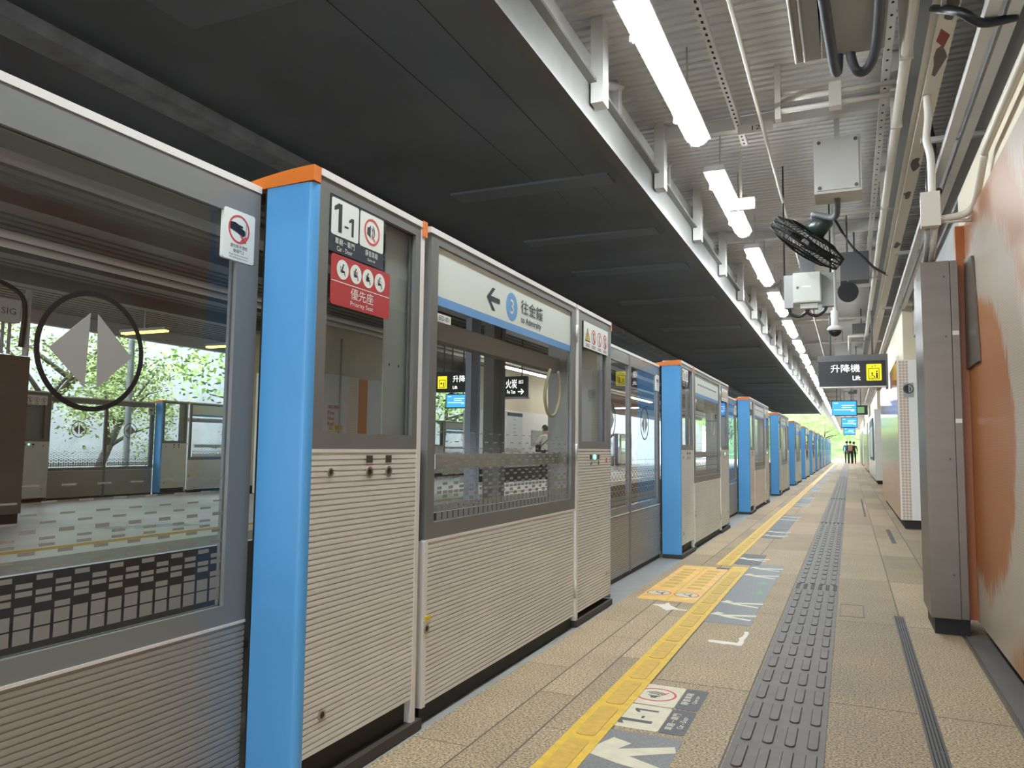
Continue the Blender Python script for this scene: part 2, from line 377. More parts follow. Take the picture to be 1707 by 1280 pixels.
# edge girder of the roof: chords, posts, diagonals, louvred cladding
struct(MB().box(-1.62, -1.60, -4, SOFF, 3.14, 3.9).build('wall_girder', M['white_steel']))
b = MB(); y = -4
prof = []
z = 3.32
while z < 3.7: prof += [(z, .0), (z+.03, .022), (z+.034, .0)]; z += .038
b.extr(Fr((-1.60, 0, 0), (0, 1, 0), (0, 0, 1)), prof, -4, SOFF)
struct(b.build('trim_2', M['white_steel']))
b = MB()
b.box(-1.50, -1.42, -4, SOFF, 3.0, 3.018); b.box(-1.47, -1.452, -4, SOFF, 3.018, 3.28); b.box(-1.50, -1.40, -4, SOFF, 3.28, 3.30); b.box(-1.5, -1.44, -4, SOFF, 3.04, 3.07)
struct(b.build('beam', M['chord']))
PY = [2.72+1.72*k for k in range(-2, 26)]
for k, yy in enumerate(PY):
    struct(MB().box(-1.44, -1.36, yy, yy+.12, 3.15, 3.72).build('beam', M['white_steel']))
    struct(MB().tube([(-1.52, yy+.14, 3.36), (-1.52, yy+1.0, 3.72)], .035, 4).build('beam', M['white_steel']))
    struct(MB().box(-1.55, -1.50, yy+.85, yy+.93, 3.3, 3.72).build('beam', M['white_steel']))
    if k % 2 == 0: struct(MB().box(-1.38, .4, yy+.02, yy+.10, 3.56, 3.66).build('beam', M['white_steel']))

# ------------------------------------------------------------------ gates
ORD = ['nearest', 'second', 'third', 'fourth', 'fifth', 'sixth', 'seventh', 'eighth', 'ninth', 'tenth', 'eleventh', 'twelfth', 'thirteenth', 'fourteenth', 'fifteenth', 'sixteenth']
def ribs(b, fr, a0, a1, b0, b1, c, pitch=.0168, dep=.006):
    prof = [(b0, c-.02), (b0, c)]; z = b0
    while z+pitch <= b1+1e-6:
        prof += [(z+.0005, c), (z+pitch-.0044, c), (z+pitch-.0038, c-dep), (z+pitch-.0006, c-dep)]; z += pitch
    prof += [(b1, c), (b1, c-.02)]
    b.extr(fr, prof, a0, a1); return b
def keyhole(parent, fr, a, b0, r=.016):
    k = MB().ring(fr, cp(a, b0, r, 20), cp(a, b0, r*.62, 20), -.002, .004).build('lock_ring', M['keym'], parent)
    MB().poly(fr, cp(a, b0, r*.62, 16), .0012).build('lock_core', M['plinth'], k)
    return k
def frit(fr, a0, a1, b0, c, parent, pa=.0455):
    """grey film cells stuck on the glass, solid rows at the foot dissolving upwards into dashes"""
    b = MB(); n = int((a1-a0+.008)/pa)
    rows = [(.000, .030, 2), (.0335, .0625, 2), (.0665, .0795, 0), (.0835, .0955, 1), (.1005, .1115, 2), (.1175, .1285, 0), (.1325, .1435, 1), (.157, .165, 0), (.172, .179, 1),
            (.187, .195, 0), (.204, .2105, 1), (.2185, .2245, 1), (.233, .242, 0), (.2535, .259, 1), (.2715, .276, 0), (.2985, .303, 1), (.335, .339, 0)]
    for z0, z1, ph in rows:
        for i in range(n):
            if ph == 2 or i % 2 == ph: b.poly(fr, rect(a1-(i+1)*pa+.008, a1-i*pa, b0+z0, b0+z1), c)
    return b.build('film_pattern', M['cellfilm'], parent)

def seated(b, fr, a, z, s, kind):
    """seated-figure pictogram"""
    b.m(M['ink']); c = .0032
    b.poly(fr, cp(a+.1*s*(1 if kind == 0 else -.3), z+.62*s, .15*s, 12), c)
    b.stroke(fr, [(a-.5*s, z+.35*s), (a-.42*s, z-.35*s), (a+.15*s, z-.35*s)], .12*s, c)
    hip = (a-.22*s, z-.18*s); sh = (a+(.0 if kind == 0 else -.18)*s, z+.4*s)
    b.stroke(fr, [sh, hip], .26*s, c); b.stroke(fr, [hip, (a+.3*s, z-.2*s), (a+.48*s, z-.75*s)], .17*s, c)
    if kind == 1: b.poly(fr, cp(a+.18*s, z+.28*s, .12*s, 10), c); b.stroke(fr, [(a+.18*s, z+.15*s), (a+.12*s, z-.1*s)], .2*s, c)
    if kind == 2: b.poly(fr, cp(a+.02*s, z+.05*s, .24*s, 12), c)
    if kind == 3: b.stroke(fr, [(a+.1*s, z+.25*s), (a+.38*s, z+.1*s)], .08*s, c)

GATES = {}
def make_fixed_box():
    t = thing('gate_box', 'x', 'platform gate', (XF, Y0, 0))
    F = FE(0); y1 = .642
    # blue end panel with a rounded platform-side corner
    pts = [(-.172, 0), (-.172, .09)] ; pr = [(-.174, .10), (-.174, 0.0)]
    b = MB(); R = .022
    out = [(-.174, .012), (-.174, 0)] + [(-R+R*math.sin(math.radians(q)), R-R*math.cos(math.radians(q))) for q in range(0, 91, 15)] + [(0, .03)]
    fz = Fr((0, 0, 0), (1, 0, 0), (0, 1, 0))
    b.prism(fz, out, .03, 1.772)
    for f in b.bm.faces: f.smooth = False
    b.build('end_panel', M['blue'], t)
    MB().box(-.186, -.174, .006, .05, .03, 1.77).build('door_seal', M['dark'], t)
    b = MB(); prof = [(0.002, 1.775)] + [(.002-.38*(k/10), 1.822-.05*(k/10)**1.7) for k in range(11)] + [(-.378, 1.766), (-.19, 1.770)]
    b.prism(Fr((0, -.004, 0), (1, 0, 0), (0, 0, 1)), prof, -.034, 0.0)
    b.build('top_cap', M['orange'], t)
    MB().ring(F, rect(.03, y1-.022, .985, 1.80), rect(.077, y1-.06, 1.035, 1.762), -.03, 0).build('frame', M['frame'], t)
    MB().box(-.022, -.014, .077, y1-.06, 1.035, 1.762).build('glass_pane', M['glass'], t)
    b = MB(); b.box(-.045, -.040, .452, y1-.02, 1.0, 1.79)
    ip = b.build('inner_plate', M['inner'], t)
    for a in (.485, .545): MB().poly(FE(-.039), cp(a, 1.28, .005, 10), .0).build('screw', M['dark'], ip)
    ribs(MB(), F, .03, y1-.026, .115, .978, 0).build('ribbed_panel', M['rib'], t)
    MB().box(-.02, .001, .03, y1-.02, .976, .986).build('sill_bead', M['rail'], t)
    MB().box(-.03, .0015, y1-.026, y1, .03, 1.80).build('edge_trim', M['rail'], t)
    MB().box(-.172, .004, .03, y1+.004, 1.80, 1.822).build('top_rail', M['rail'], t)
    MB().box(-.17, .012, .0, y1+.03, 0, .034).build('plinth', M['plinth'], t)
    MB().box(-.165, -.025, .05, y1-.03, .034, .115).build('base_channel', M['dark'], t)
    MB().box(-.174, -.160, .03, y1, .034, .98).build('rear_skin', M['grey'], t)
    keyhole(t, F, .118, .917, .013); keyhole(t, F, .112, .215, .017)
    for a in (.322, .434):
        MB().prism(F, rect(a-.017, a+.017, .942, .966), 0, .002).build('switch_plate', M['plinth'], t); keyhole(t, F, a, .912, .018)
    MB().box(-.02, .006, y1-.02, y1+.012, 1.768, 1.826).build('joint_cap', M['orange'], t)
    return t
def digit1(fr, a, b0, h, mt, parent, c=.002):
    w = h*.2
    MB().poly(fr, [(a, b0), (a+w, b0), (a+w, b0+h), (a, b0+h)], c).poly(fr, [(a, b0+h), (a-h*.24, b0+h*.84), (a-h*.24, b0+h*.70), (a, b0+h*.80)], c).build('lettering', mt, parent)
def car_sign(t, n):
    F = FE(.001)
    s = MB().prism(F, rect(.078, .37, 1.585, 1.758), -.001, .0008).build('sign_backing', M['navy'], t)
    s = MB().prism(F, rr(.084, .224, 1.638, 1.753, .008), 0, .0016).build('car_door_sign', M['white'], t)
    digit1(F, .118, 1.65, .09, M['ink'], s); text('-', F, .15, 1.672, .006, M['ink'], s, w=.02, align='l', bold=.01)
    if n == 1: digit1(F, .186, 1.652, .058, M['ink'], s)
    else: text(str(n), F, .178, 1.652, .058, M['ink'], s, bold=.02, align='l')
    text('車廂－車門', F, .154, 1.612, .02, M['white'], s, w=.10); text('Car - Door', F, .154, 1.592, .015, M['white'], s, w=.08)
    q = MB().prism(F, rr(.232, .366, 1.638, 1.753, .008), 0, .0016).build('quiet_car_sign', M['white'], t)
    MB().ring(F, cp(.299, 1.696, .044), cp(.299, 1.696, .037), 0, .0024).build('prohibition_ring', M['redink'], q)
    b = MB().m(M['ink']); b.poly(F, [(.272, 1.684), (.280, 1.684), (.290, 1.674), (.290, 1.718), (.280, 1.708), (.272, 1.708)], .0026)
    b.stroke(F, arc(.288, 1.696, .016, -55, 55), .0035, .0026).stroke(F, arc(.288, 1.696, .025, -55, 55), .0035, .0026)
    b.m(M['redink']).stroke(F, [(.298, 1.684), (.316, 1.668)], .005, .003); b.build('pictogram', None, q)
    text('靜音車廂', F, .299, 1.612, .02, M['white'], q, w=.07); text('Quiet car', F, .299, 1.596, .010, M['white'], q, w=.045)
def priority_sign(t):
    F = FE(.001)
    s = MB().prism(F, rr(.088, .411, 1.424, 1.580, .012), .0012, .0026).build('priority_seat_sign', M['red'], t)
    MB().prism(F, rect(.09, .409, 1.496, 1.4985), .0026, .003).build('divider_line', M['white'], s)
    for i, a in enumerate((.146, .215, .282, .350)):
        d = MB().m(M['white']).prism(F, cp(a, 1.538, .0305), .0026, .003)
        seated(d, F, a, 1.538, .024, i); d.build('pictogram', None, s)
    text('優先座', F, .252, 1.455, .036, M['white'], s, w=.125, c=.0034); text('Priority Seat', F, .252, 1.430, .019, M['white'], s, w=.125, c=.0034)

def make_escape_gate():
    o = .69-.0; t = thing('escape_gate', 'x', 'platform gate', (XF, 2.46, 0))
    F = FE(0); L = 1.672
    def Y(v): return v-2.46
    MB().ring(F, rect(.012, L, .655, 1.80), rect(Y(2.527), Y(4.072), .715, 1.765), -.03, 0).build('frame', M['frame'], t)
    MB().box(-.022, -.014, Y(2.527), Y(4.072), .715, 1.765).build('glass_pane', M['glass'], t)
    ribs(MB(), F, .03, L-.008, .068, .645, 0).build('ribbed_panel', M['rib'], t)
    MB().box(-.02, .001, .012, L, .645, .656).build('sill_bead', M['rail'], t)
    MB().box(-.03, .0005, .004, .03, .06, .65).build('edge_trim', M['rail'], t)
    MB().box(-.172, .004, .0, L, 1.80, 1.822).build('top_rail', M['rail'], t)
    MB().box(-.16, -.02, .02, L-.01, .0, .062).build('plinth', M['dark'], t)
    keyhole(t, F, .028, .336, .018)
    MB().prism(F, rect(.012, .058, .366, .380), 0, .002).build('warning_tag', M['yellow'], t)
    pb = MB().box(-.145, -.10, .25, 1.80, .905, .966).build('push_bar', M['alu'], t)
    pass
    MB().box(-.15, -.09, .06, L-.02, 1.425, 1.505).build('header_bar', M['grey'], t)
    pts = smooth([(-.040, a*.942-2.46, 1+(z-1)*.942) for a, z in ((4.20, 1.44), (4.235, 1.37), (4.225, 1.28), (4.15, 1.19), (4.05, 1.185), (3.99, 1.27), (4.02, 1.37), (4.07, 1.44))], 5)
    MB().tube(pts, .009, 8).build('cable_loop', M['brass'], t)
    for z in (.16, .92, 1.60):
        MB().tube([(.004, L+.008, z), (.004, L+.008, z+.10)], .0085, 8).build('hinge', M['alu'], t)
    s = MB().m(M['ivory']).prism(F, rect(Y(2.53), Y(4.068), 1.573, 1.763), -.012, -.009).build('destination_sign', None, t)
    MB().prism(F, rect(Y(2.53), Y(4.068), 1.538, 1.573), -.012, -.009).build('colour_band', M['lineblue'], s)
    MB().prism(F, rect(Y(2.535), Y(2.65), 1.475, 1.507), -.012, -.009).build('number_plate', M['white'], t)
    frit(FE(-.0135), Y(2.535), Y(4.066), .716, .0, t)
    return t
def dest_text(t):
    s = [c for c in t.children if c.name.startswith('destination_sign')][0]; F = FE(-.009)
    def Y(v): return v-2.46
    b = MB(); a, z = Y(2.972), 1.651
    for sg in (1, -1): b.poly(F, [(a, z), (a+.058, z+sg*.05), (a+.088, z+sg*.05), (a+.03, z)][::1], .001)
    b.poly(F, rect(a+.03, a+.138, z-.011, z+.011), .0012); b.build('arrow', M['ink'], s)
    d = MB().prism(F, cp(Y(3.245), 1.652, .066), 0, .001).build('number_disc', M['lineblue'], s)
    text('3', F, Y(3.245), 1.617, .07, M['ivory'], s, w=.042, c=.0018, bold=.01)
    text('往金鐘', F, Y(3.352), 1.642, .066, M['ink'], s, w=.285, align='l', bold=.004); text('to Admiralty', F, Y(3.353), 1.585, .042, M['ink'], s, w=.262, align='l', bold=.012)
    p = [c for c in t.children if c.name.startswith('number_plate')][0]
    text('EED-051', F, Y(2.592), 1.482, .018, M['ink'], p, w=.085, bold=.012)
def dest_route(t):
    s = [c for c in t.children if c.name.startswith('destination_sign')][0]; F = FE(-.009)
    MB().prism(F, rect(.25, 1.5, 1.665, 1.671), 0, .0012).build('route_line', M['lineblue'], s)
    for i in range(12): MB().prism(F, cp(.3+.1*i, 1.668, .010, 12), 0, .0016).build('route_stop', M['ink'], s)
def make_narrow_box():
    t = thing('narrow_gate_box', 'x', 'platform gate', (XF, 4.15, 0))
    F = FE(0); L = .698
    MB().box(-.03, .0015, 0.001, .036, .03, 1.80).build('edge_trim', M['rail'], t)
    MB().ring(F, rect(.036, L-.006, .99, 1.80), rect(.10, L-.10, 1.035, 1.745), -.03, 0).build('frame', M['frame'], t)
    MB().box(-.022, -.014, .10, L-.10, 1.035, 1.745).build('glass_pane', M['glass'], t)
    MB().box(-.07, -.066, .05, L-.02, 1.0, 1.79).build('inner_plate', M['inner'], t)
    ribs(MB(), F, .036, L-.006, .07, .98, 0).build('ribbed_panel', M['rib'], t)
    MB().box(-.02, .001, .036, L-.004, .98, .991).build('sill_bead', M['rail'], t)
    MB().box(-.172, .004, 0, L, 1.80, 1.822).build('top_rail', M['rail'], t)
    MB().box(-.17, .008, 0, L+.01, 0, .034).build('plinth', M['plinth'], t)
    MB().box(-.174, .0, L-.006, L, .04, 1.765).build('end_panel', M['bluetrim'], t)
    MB().box(-.174, .004, L-.006, L+.006, 1.765, 1.826).build('top_cap', M['orange'], t)
    MB().box(-.174, -.160, .0, L-.006, .034, .98).build('rear_skin', M['grey'], t)
    MB().box(-.172, -.02, 0, .02, .034, 1.79).build('side_skin', M['grey'], t)
    s = MB().prism(F, rr(.128, .62, 1.592, 1.748, .004), 0, .0018).build('warning_sign', M['white'], t)
    for i in range(4):
        a = .20+.118*i; z = 1.672; b = MB()
        if i == 0:
            b.m(M['ink']).poly(F, [(a-.048, z-.04), (a+.048, z-.04), (a, z+.046)], .0022); b.m(M['yellow']).poly(F, [(a-.036, z-.033), (a+.036, z-.033), (a, z+.031)], .0026)
            b.m(M['ink']).poly(F, rect(a-.005, a+.005, z-.012, z+.012), .003).poly(F, rect(a-.005, a+.005, z-.027, z-.018), .003)
        else:
            b.m(M['redink']).ring(F, cp(a, z, .045), cp(a, z, .038), .0018, .0024)
            b.m(M['ink']).poly(F, cp(a+.004, z+.02, .008, 10), .0024)
            b.stroke(F, [(a, z+.012), (a-.004, z-.012), (a+.014, z-.03)], .010, .0024)
            if i != 2: b.m(M['redink']).stroke(F, [(a-.027, z+.027), (a+.027, z-.027)], .006, .003)
        b.build('pictogram', None, s)
        for j in range(2): MB().prism(F, rect(a-.036, a+.036, 1.612-.010*j, 1.617-.010*j), .0018, .0021).build('caption', M['dgrey'], s)
    for a in (.276, .42):
        MB().prism(F, rect(a-.02, a+.02, .93, .955), 0, .003).build('switch_plate', M['plinth'], t)
        keyhole(t, F, a, .905, .013)
    MB().tube([(0, .348, .943), (.006, .348, .943)], .014, 12).build('indicator_lamp', M['greenled'], t)
    MB().prism(F, rect(.585, .60, .905, .935), 0, .004).build('key_switch', M['redink'], t); keyhole(t, F, .60, .21, .011)
    return t
def make_door(y0, y1, near):
    """one sliding leaf; near = the leaf that closes from the camera's side"""
    t = thing('sliding_door', 'x', 'platform gate', (XD, y0, 0)); L = y1-y0; F = FE(0)
    gl0, gl1 = (.05, L-.03) if near else (.03, L-.088)
    MB().ring(F, rect(0, L, .49, 1.755), rect(gl0, gl1, .545, 1.665), -.03, 0).build('frame', M['ddoor'], t)
    MB().box(-.02, -.012, gl0, gl1, .545, 1.665).build('glass_pane', M['glass'], t)
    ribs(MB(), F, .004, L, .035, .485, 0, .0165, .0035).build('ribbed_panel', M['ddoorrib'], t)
    MB().box(-.012, .0025, 0, L, .484, .492).build('sill_bead', M['rail'], t)
    MB().box(-.04, .003, 0, L, 1.755, 1.776).build('top_rail', M['rail'], t)
    MB().box(-.03, -.005, 0, L, .0, .035).build('plinth', M['dark'], t)
    MB().box(-.03, .0035, (L-.022 if near else 0), (L if near else .022), .03, 1.755).build('leading_edge', M['frame'], t)
    frit(FE(-.0115), gl0+.004, gl1-.004, .565, 0, t)
    ca = (1.245-.72) if not near else L-(1.245-.72)
    s = MB().ring(F, cp(ca, 1.212, .142, 64), cp(ca, 1.212, .130, 64), -.012, -.010).build('direction_ring', M['film'], t)
    for sg in (-1, 1):
        MB().prism(F, [(ca+sg*.010, 1.302), (ca+sg*.108, 1.209), (ca+sg*.016, 1.126)], -.012, -.010).build('direction_arrow', M['greyfilm'], s)
    return t
def hand_sign(t, a):
    F = FE(0); s = MB().prism(F, rr(a-.062, a+.062, 1.528, 1.676, .008), -.010, .0014).build('hand_warning_sign', M['white'], t)
    MB().ring(F, cp(a-.002, 1.622, .042), cp(a-.002, 1.622, .0365), .0014, .0022).build('prohibition_ring', M['redink'], s)
    b = MB().m(M['ink'])
    b.poly(F, [(a-.038, 1.638), (a-.018, 1.640), (a-.004, 1.636), (a+.012, 1.634), (a+.014, 1.629), (a+.004, 1.628), (a+.022, 1.622), (a+.023, 1.617), (a+.023, 1.611), (a+.02, 1.606), (a+.012, 1.603), (a-.012, 1.612), (a-.038, 1.618)], .0022)
    b.m(M['redink']).stroke(F, [(a+.006, 1.604), (a+.026, 1.588)], .005, .0026).stroke(F, [(a+.006, 1.588), (a+.026, 1.604)], .005, .0026)
    b.m(M['dgrey']).stroke(F, [(a+.026, 1.65), (a+.026, 1.594)], .002, .0022); b.build('pictogram', None, s)
    text('請勿將手放在', F, a, 1.565, .011, M['ink'], s, w=.068); text('玻璃門上', F, a, 1.551, .011, M['ink'], s, w=.045)
    text('Keep hands away from', F, a, 1.541, .006, M['ink'], s, w=.076); text('the sliding glass doors', F, a, 1.533, .006, M['ink'], s, w=.074)

M['brass'] = mat('yellowish sheathed cable', (.42, .38, .22), .4)
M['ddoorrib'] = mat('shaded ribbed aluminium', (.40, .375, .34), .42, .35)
fix0 = make_fixed_box(); esc0 = make_escape_gate(); nar0 = make_narrow_box()
dfar0 = make_door(.72, Y0-.004, False); dnear0 = make_door(-.47, .716, True)
hand_sign(dfar0, 1.687-.72); hand_sign(dnear0, .09)
def lab(o, txt, g): o['label'] = txt; o['group'] = g; return o
NG = 13
for k in range(NG):
    dy = P*k; od = ORD[k]
    if k == 0: f_, e_, n_, d1, d2 = fix0, esc0, nar0, dnear0, dfar0
    else:
        f_, e_, n_, d1, d2 = [copy_tree(o) for o in (fix_c, esc_c, nar0, dnear0, dfar0)]
        for o in (f_, e_, n_, d1, d2): o.location.y += dy
    if k == 0:
        fix_c = copy_tree(fix0); esc_c = copy_tree(esc0)      # plain copies without the writing, sources of the later ones
        car_sign(f_, 1); priority_sign(f_); dest_text(e_)
    elif k < 5:
        car_sign(f_, k+1); dest_route(e_)
    where = 'along the platform' if k else 'to the camera'
    lab(f_, 'aluminium gate box, blue end, orange cap, %s' % ('with the red priority seat sign' if k == 0 else '%s blue end %s' % (od, where)), 'blue ended gate boxes')
    lab(e_, 'wide glazed escape gate over ribbed metal, %s' % ('with arrow and blue three on its white sign' if k == 0 else '%s from the camera' % od), 'wide escape gates')
    lab(n_, 'narrow glazed gate box with four warning pictograms, %s from the camera' % od, 'narrow gate boxes')
    lab(d1, 'grey sliding glass door leaf, camera-side half of %s doorway' % od, 'sliding door leaves')
    lab(d2, 'grey sliding glass door leaf against blue end panel of %s gate box' % od, 'sliding door leaves')
dnear0_src = None
# the nearest camera-side leaf stands wholly outside the picture
def kill(o):
    for c in list(o.children): kill(c)
    bpy.data.objects.remove(o)
# the same gates on the far side of the opposite platform, backlit
for k in range(0, 9):
    dy = 3.77+P*(k-1); od = ORD[k]
    for src, nm in ((fix_c, 'blue ended gate box'), (esc_c, 'wide escape gate'), (nar0, 'narrow gate box'), (dnear0, 'left-hand door leaf'), (dfar0, 'right-hand door leaf')):
        c = copy_tree(src); c.location.x += -10.77; c.location.y += dy
        lab(c, 'backlit %s across the tracks, %s of its kind from the near end' % (nm, od), 'gates on the opposite platform')
        if src is fix_c and k == 1: FARBOX = c
kill(fix_c); kill(esc_c); kill(dnear0)

# ------------------------------------------------------------------ lamps over the platform edge
def lamp_proto():
    t = thing('ceiling_light', 'x', 'light', (0, 0, 0)); L = 1.93; fz = Fr((0, 0, 0), (1, 0, 0), (0, 0, 1))
    b = MB(); f = Fr((0, L, 0), (1, 0, 0), (0, 0, 1))
    b.prism(f, [(-.085, .03), (.085, .03), (.075, .075), (-.075, .075)], 0, L).build('housing', M['white_steel'], t)
    pr = [(-.078, .028)] + [(.078*math.cos(math.radians(q)), .028+.062*math.sin(math.radians(q))) for q in range(180, 361, 20)] + [(.078, .028)]
    b = MB(); b.prism(f, [(p[0]*.86, p[1]*.86+.004) for p in pr[1:-1]], .06, L-.06).build('diffuser', M['tube'], t)
    for y in (0, L-.06):
        MB().prism(Fr((0, y+.06, 0), (1, 0, 0), (0, 0, 1)), pr[1:-1], 0, .06).build('end_cap', M['clear'], t)
    for y in (.35, L-.45):
        MB().box(-.094, -.08, y, y+.03, .0, .05).build('clip', M['alu'], t); MB().tube([(0, y, .07), (0, y, .51)], .006, 6).build('hanger', M['alu'], t)
    return t
l0 = lamp_proto(); LY = [3.54+2.575*k for k in range(-2, 17)]
for k, y in enumerate(LY):
    o = l0 if k == 0 else copy_tree(l0); o.location = (-.95, y, 3.19)
    lab(o, 'lit twin fluorescent fixture above the yellow line, %s' % ('one place behind the frame edge' if k < 2 else '%s in the row from the camera' % (['first'] + ORD[1:] + ['seventeenth'])[k-2]), 'fluorescent fixtures over the platform edge')
LONG = MB().m(M['tube']).box(-1.0, -.9, LY[-1]+2.4, 108, 3.17, 3.21); LONG.m(M['white_steel']).box(-1.02, -.88, LY[-1]+2.4, 108, 3.212, 3.26)
for y in range(50, 108, 8): LONG.box(-.955, -.945, y, y+.02, 3.26, 3.71)
tag(LONG.build('light_row'), 'continuous far end of the fluorescent row, merging into a white line', 'light')

# ------------------------------------------------------------------ floor markings
def strip(x0, x1, y0, y1, z0, z1): return MB().box(x0, x1, y0, y1, z0, z1)
TB = mat('dark bar outline', (.045, .036, .03), .8); b = MB().m(M['tactile']); b.box(-.392, -.098, -2, 70, .0005, .004)  # TB: darker outline around each raised bar
FUz = Fr((0, 0, 0), (1, 0, 0), (0, 1, 0))
yy = .6
while yy < 32:
    if 5.75 < yy < 6.15 or 11.2 < yy < 11.5 or 17 < yy < 17.3:
        for i in range(6):
            for j in range(5): b.prism(FUz, cp(-.37+.05*i, yy+.025+.05*j, .013, 6), .003, .008)
    else:
        for x in (-.352, -.280, -.208, -.136):
            b.m(TB).prism(FUz, rr(x-.0185, x+.0185, yy+.0145, yy+.2255, .018, 3), .003, .0046); b.m(M['tactile']).prism(FUz, rr(x-.015, x+.015, yy+.018, yy+.222, .0145, 3), .003, .0085)
    yy += .245
tag(b.build('tactile_paving'), 'dark grey tactile guide strip of raised bars running down the platform', 'tactile paving')
def yellow(name, x0, x1, y0, y1, label):
    b = MB().m(M['yline']); b.box(x0, x1, y0, y1, .0003, .003)
    b.m(M['yline2']); y = y0+.03
    while y < min(y1, 24)-.3:
        b.prism(FUz, rr(x0+.03, x1-.03, y, y+.32, .02, 3), .002, .005); y += .36
    return tag(b.build(name), label, 'floor line', 'yellow platform edge lines')
yellow('yellow_line', -.935, -.802, -1, 6.85, 'near stretch of raised yellow floor line beside the orange warning panel')
yellow('yellow_line', -1.085, -.955, 6.87, 90, 'far stretch of yellow floor line beyond the orange panel, closer to the gates')
# stickers
F0 = lambda z: FU(0, 0, z)      # a = y, b = -x
def flo(x0, x1, y0, y1): return (y0, y1, -x1, -x0)
def sheet(name, x0, x1, y0, y1, mt, label, z=.0012, r=.01, group=None):
    return tag(MB().prism(F0(0), rr(*flo(x0, x1, y0, y1), r, 3), .0002, z).build(name, mt), label, 'floor sticker', group)
def fl_arrow(parent, x, y, s, mt, z, spread=.11, name='arrow_mark'):
    b = MB()     # walking arrow pointing to the gates (-x)
    b.poly(F0(z), [(y-spread*s*.05, -x+.17*s), (y+spread*s, -x+.12*s), (y+spread*s*.6, -x+.06*s), (y, -x+.09*s)], 0)
    b.poly(F0(z), [(y-spread*.05*s, -x+.17*s), (y+.02*s, -x+.05*s), (y+.10*s, -x-.20*s), (y+.03*s, -x-.20*s), (y-.05*s, -x+.05*s)], .0002)
    b.poly(F0(z), [(y-.02*s, -x+.10*s), (y-.03*s, -x+.02*s), (y-.10*s, -x-.18*s), (y-.15*s, -x-.17*s), (y-.08*s, -x+.04*s)], .0004)
    return b.build(name, mt, parent)
s = sheet('queue_sticker', -.87, -.545, 1.9, 2.735, M['gstick'], 'speckled grey floor sticker with a cream arrow, nearest the camera')
b = MB(); z = .0016
b.poly(F0(z), [(2.50, .83), (2.66, .77), (2.63, .70), (2.555, .735)], 0); b.poly(F0(z), [(2.50, .83), (2.56, .74), (2.66, .56), (2.61, .545), (2.52, .68)], .0002)
b.poly(F0(z), [(2.50, .83), (2.53, .70), (2.47, .565), (2.42, .575), (2.45, .70)], .0004); b.build('arrow_mark', M['cstick'], s)
s = tag(MB().m(M['cstick']).prism(F0(0), rr(*flo(-.847, -.645, 2.772, 3.035), .012, 3), .0002, .0012).build('floor_number_sticker'), 'worn cream floor sticker reading one dash one, beside yellow line', 'floor sticker')
MB().prism(F0(0), rr(*flo(-.643, -.553, 2.772, 3.035), .012, 3), .0002, .0012).build('dark_band', M['dstick'], s)
F_ = F0(.0014)
digit1(F_, 2.84, .683, .135, M['dstick'], s, .0002); text('-', F_, 2.90, .722, .011, M['dstick'], s, w=.028, c=.0002, bold=.01); digit1(F_, 2.97, .686, .09, M['dstick'], s, .0002)
text('車廂－車門', F_, 2.90, .602, .03, M['cstick'], s, w=.18, c=.0002, bold=.01); text('Car - Door', F_, 2.90, .570, .022, M['cstick'], s, w=.13, c=.0002, bold=.01)
s = tag(MB().m(M['cstick']).prism(F0(0), rr(*flo(-.847, -.645, 3.048, 3.31), .012, 3), .0002, .0012).build('floor_quiet_sticker'), 'worn cream floor sticker with red ring and loudspeaker', 'floor sticker')
MB().prism(F0(0), rr(*flo(-.643, -.553, 3.048, 3.31), .012, 3), .0002, .0012).build('dark_band', M['dstick'], s)
MB().ring(F_, cp(3.18, .745, .084, 40), cp(3.18, .745, .074, 40), 0, .0004).build('prohibition_ring', M['redink'], s)
b = MB().m(M['dstick']); b.poly(F_, [(3.135, .735), (3.150, .735), (3.167, .718), (3.167, .775), (3.150, .757), (3.135, .757)], .0004)
for r in (.022, .036, .05): b.stroke(F_, arc(3.165, .746, r, -50, 50), .006, .0004)
b.m(M['redink']).stroke(F_, [(3.18, .72), (3.215, .70)], .008, .0006); b.build('pictogram', None, s)
text('靜音車廂', F_, 3.18, .602, .03, M['cstick'], s, w=.15, c=.0002, bold=.01); text('Quiet car', F_, 3.18, .572, .02, M['cstick'], s, w=.1, c=.0002, bold=.01)
s = sheet('queue_sticker', -.80, -.54, 4.62, 7.1, M['gstick'], 'long worn grey queue sticker with four pale arrows beside orange panel')
for y in (4.85, 5.25, 6.45, 6.85): fl_arrow(s, -.68, y, .72, M['cstick'], .0014)
b = MB().poly(F0(.0014), [(5.62, .66), (5.80, .60), (5.66, .57)], 0).poly(F0(.0014), [(6.05, .66), (6.2, .61), (6.07, .58)], 0); b.build('exit_arrow', M['greenvinyl'], s)
s = sheet('queue_sticker', -1.06+.29, -.735+.03, 6.88, 7.7, M['dstick'], 'small charcoal queue sticker with a white arrow just past the orange panel', z=.0034) if 0 else sheet('queue_sticker', -.95, -.74, 7.02, 7.72, M['dstick'], 'small charcoal queue sticker with one white arrow past the orange panel', z=.0022)
fl_arrow(s, -.84, 7.38, .75, M['paint'], .0024)
qi = 0
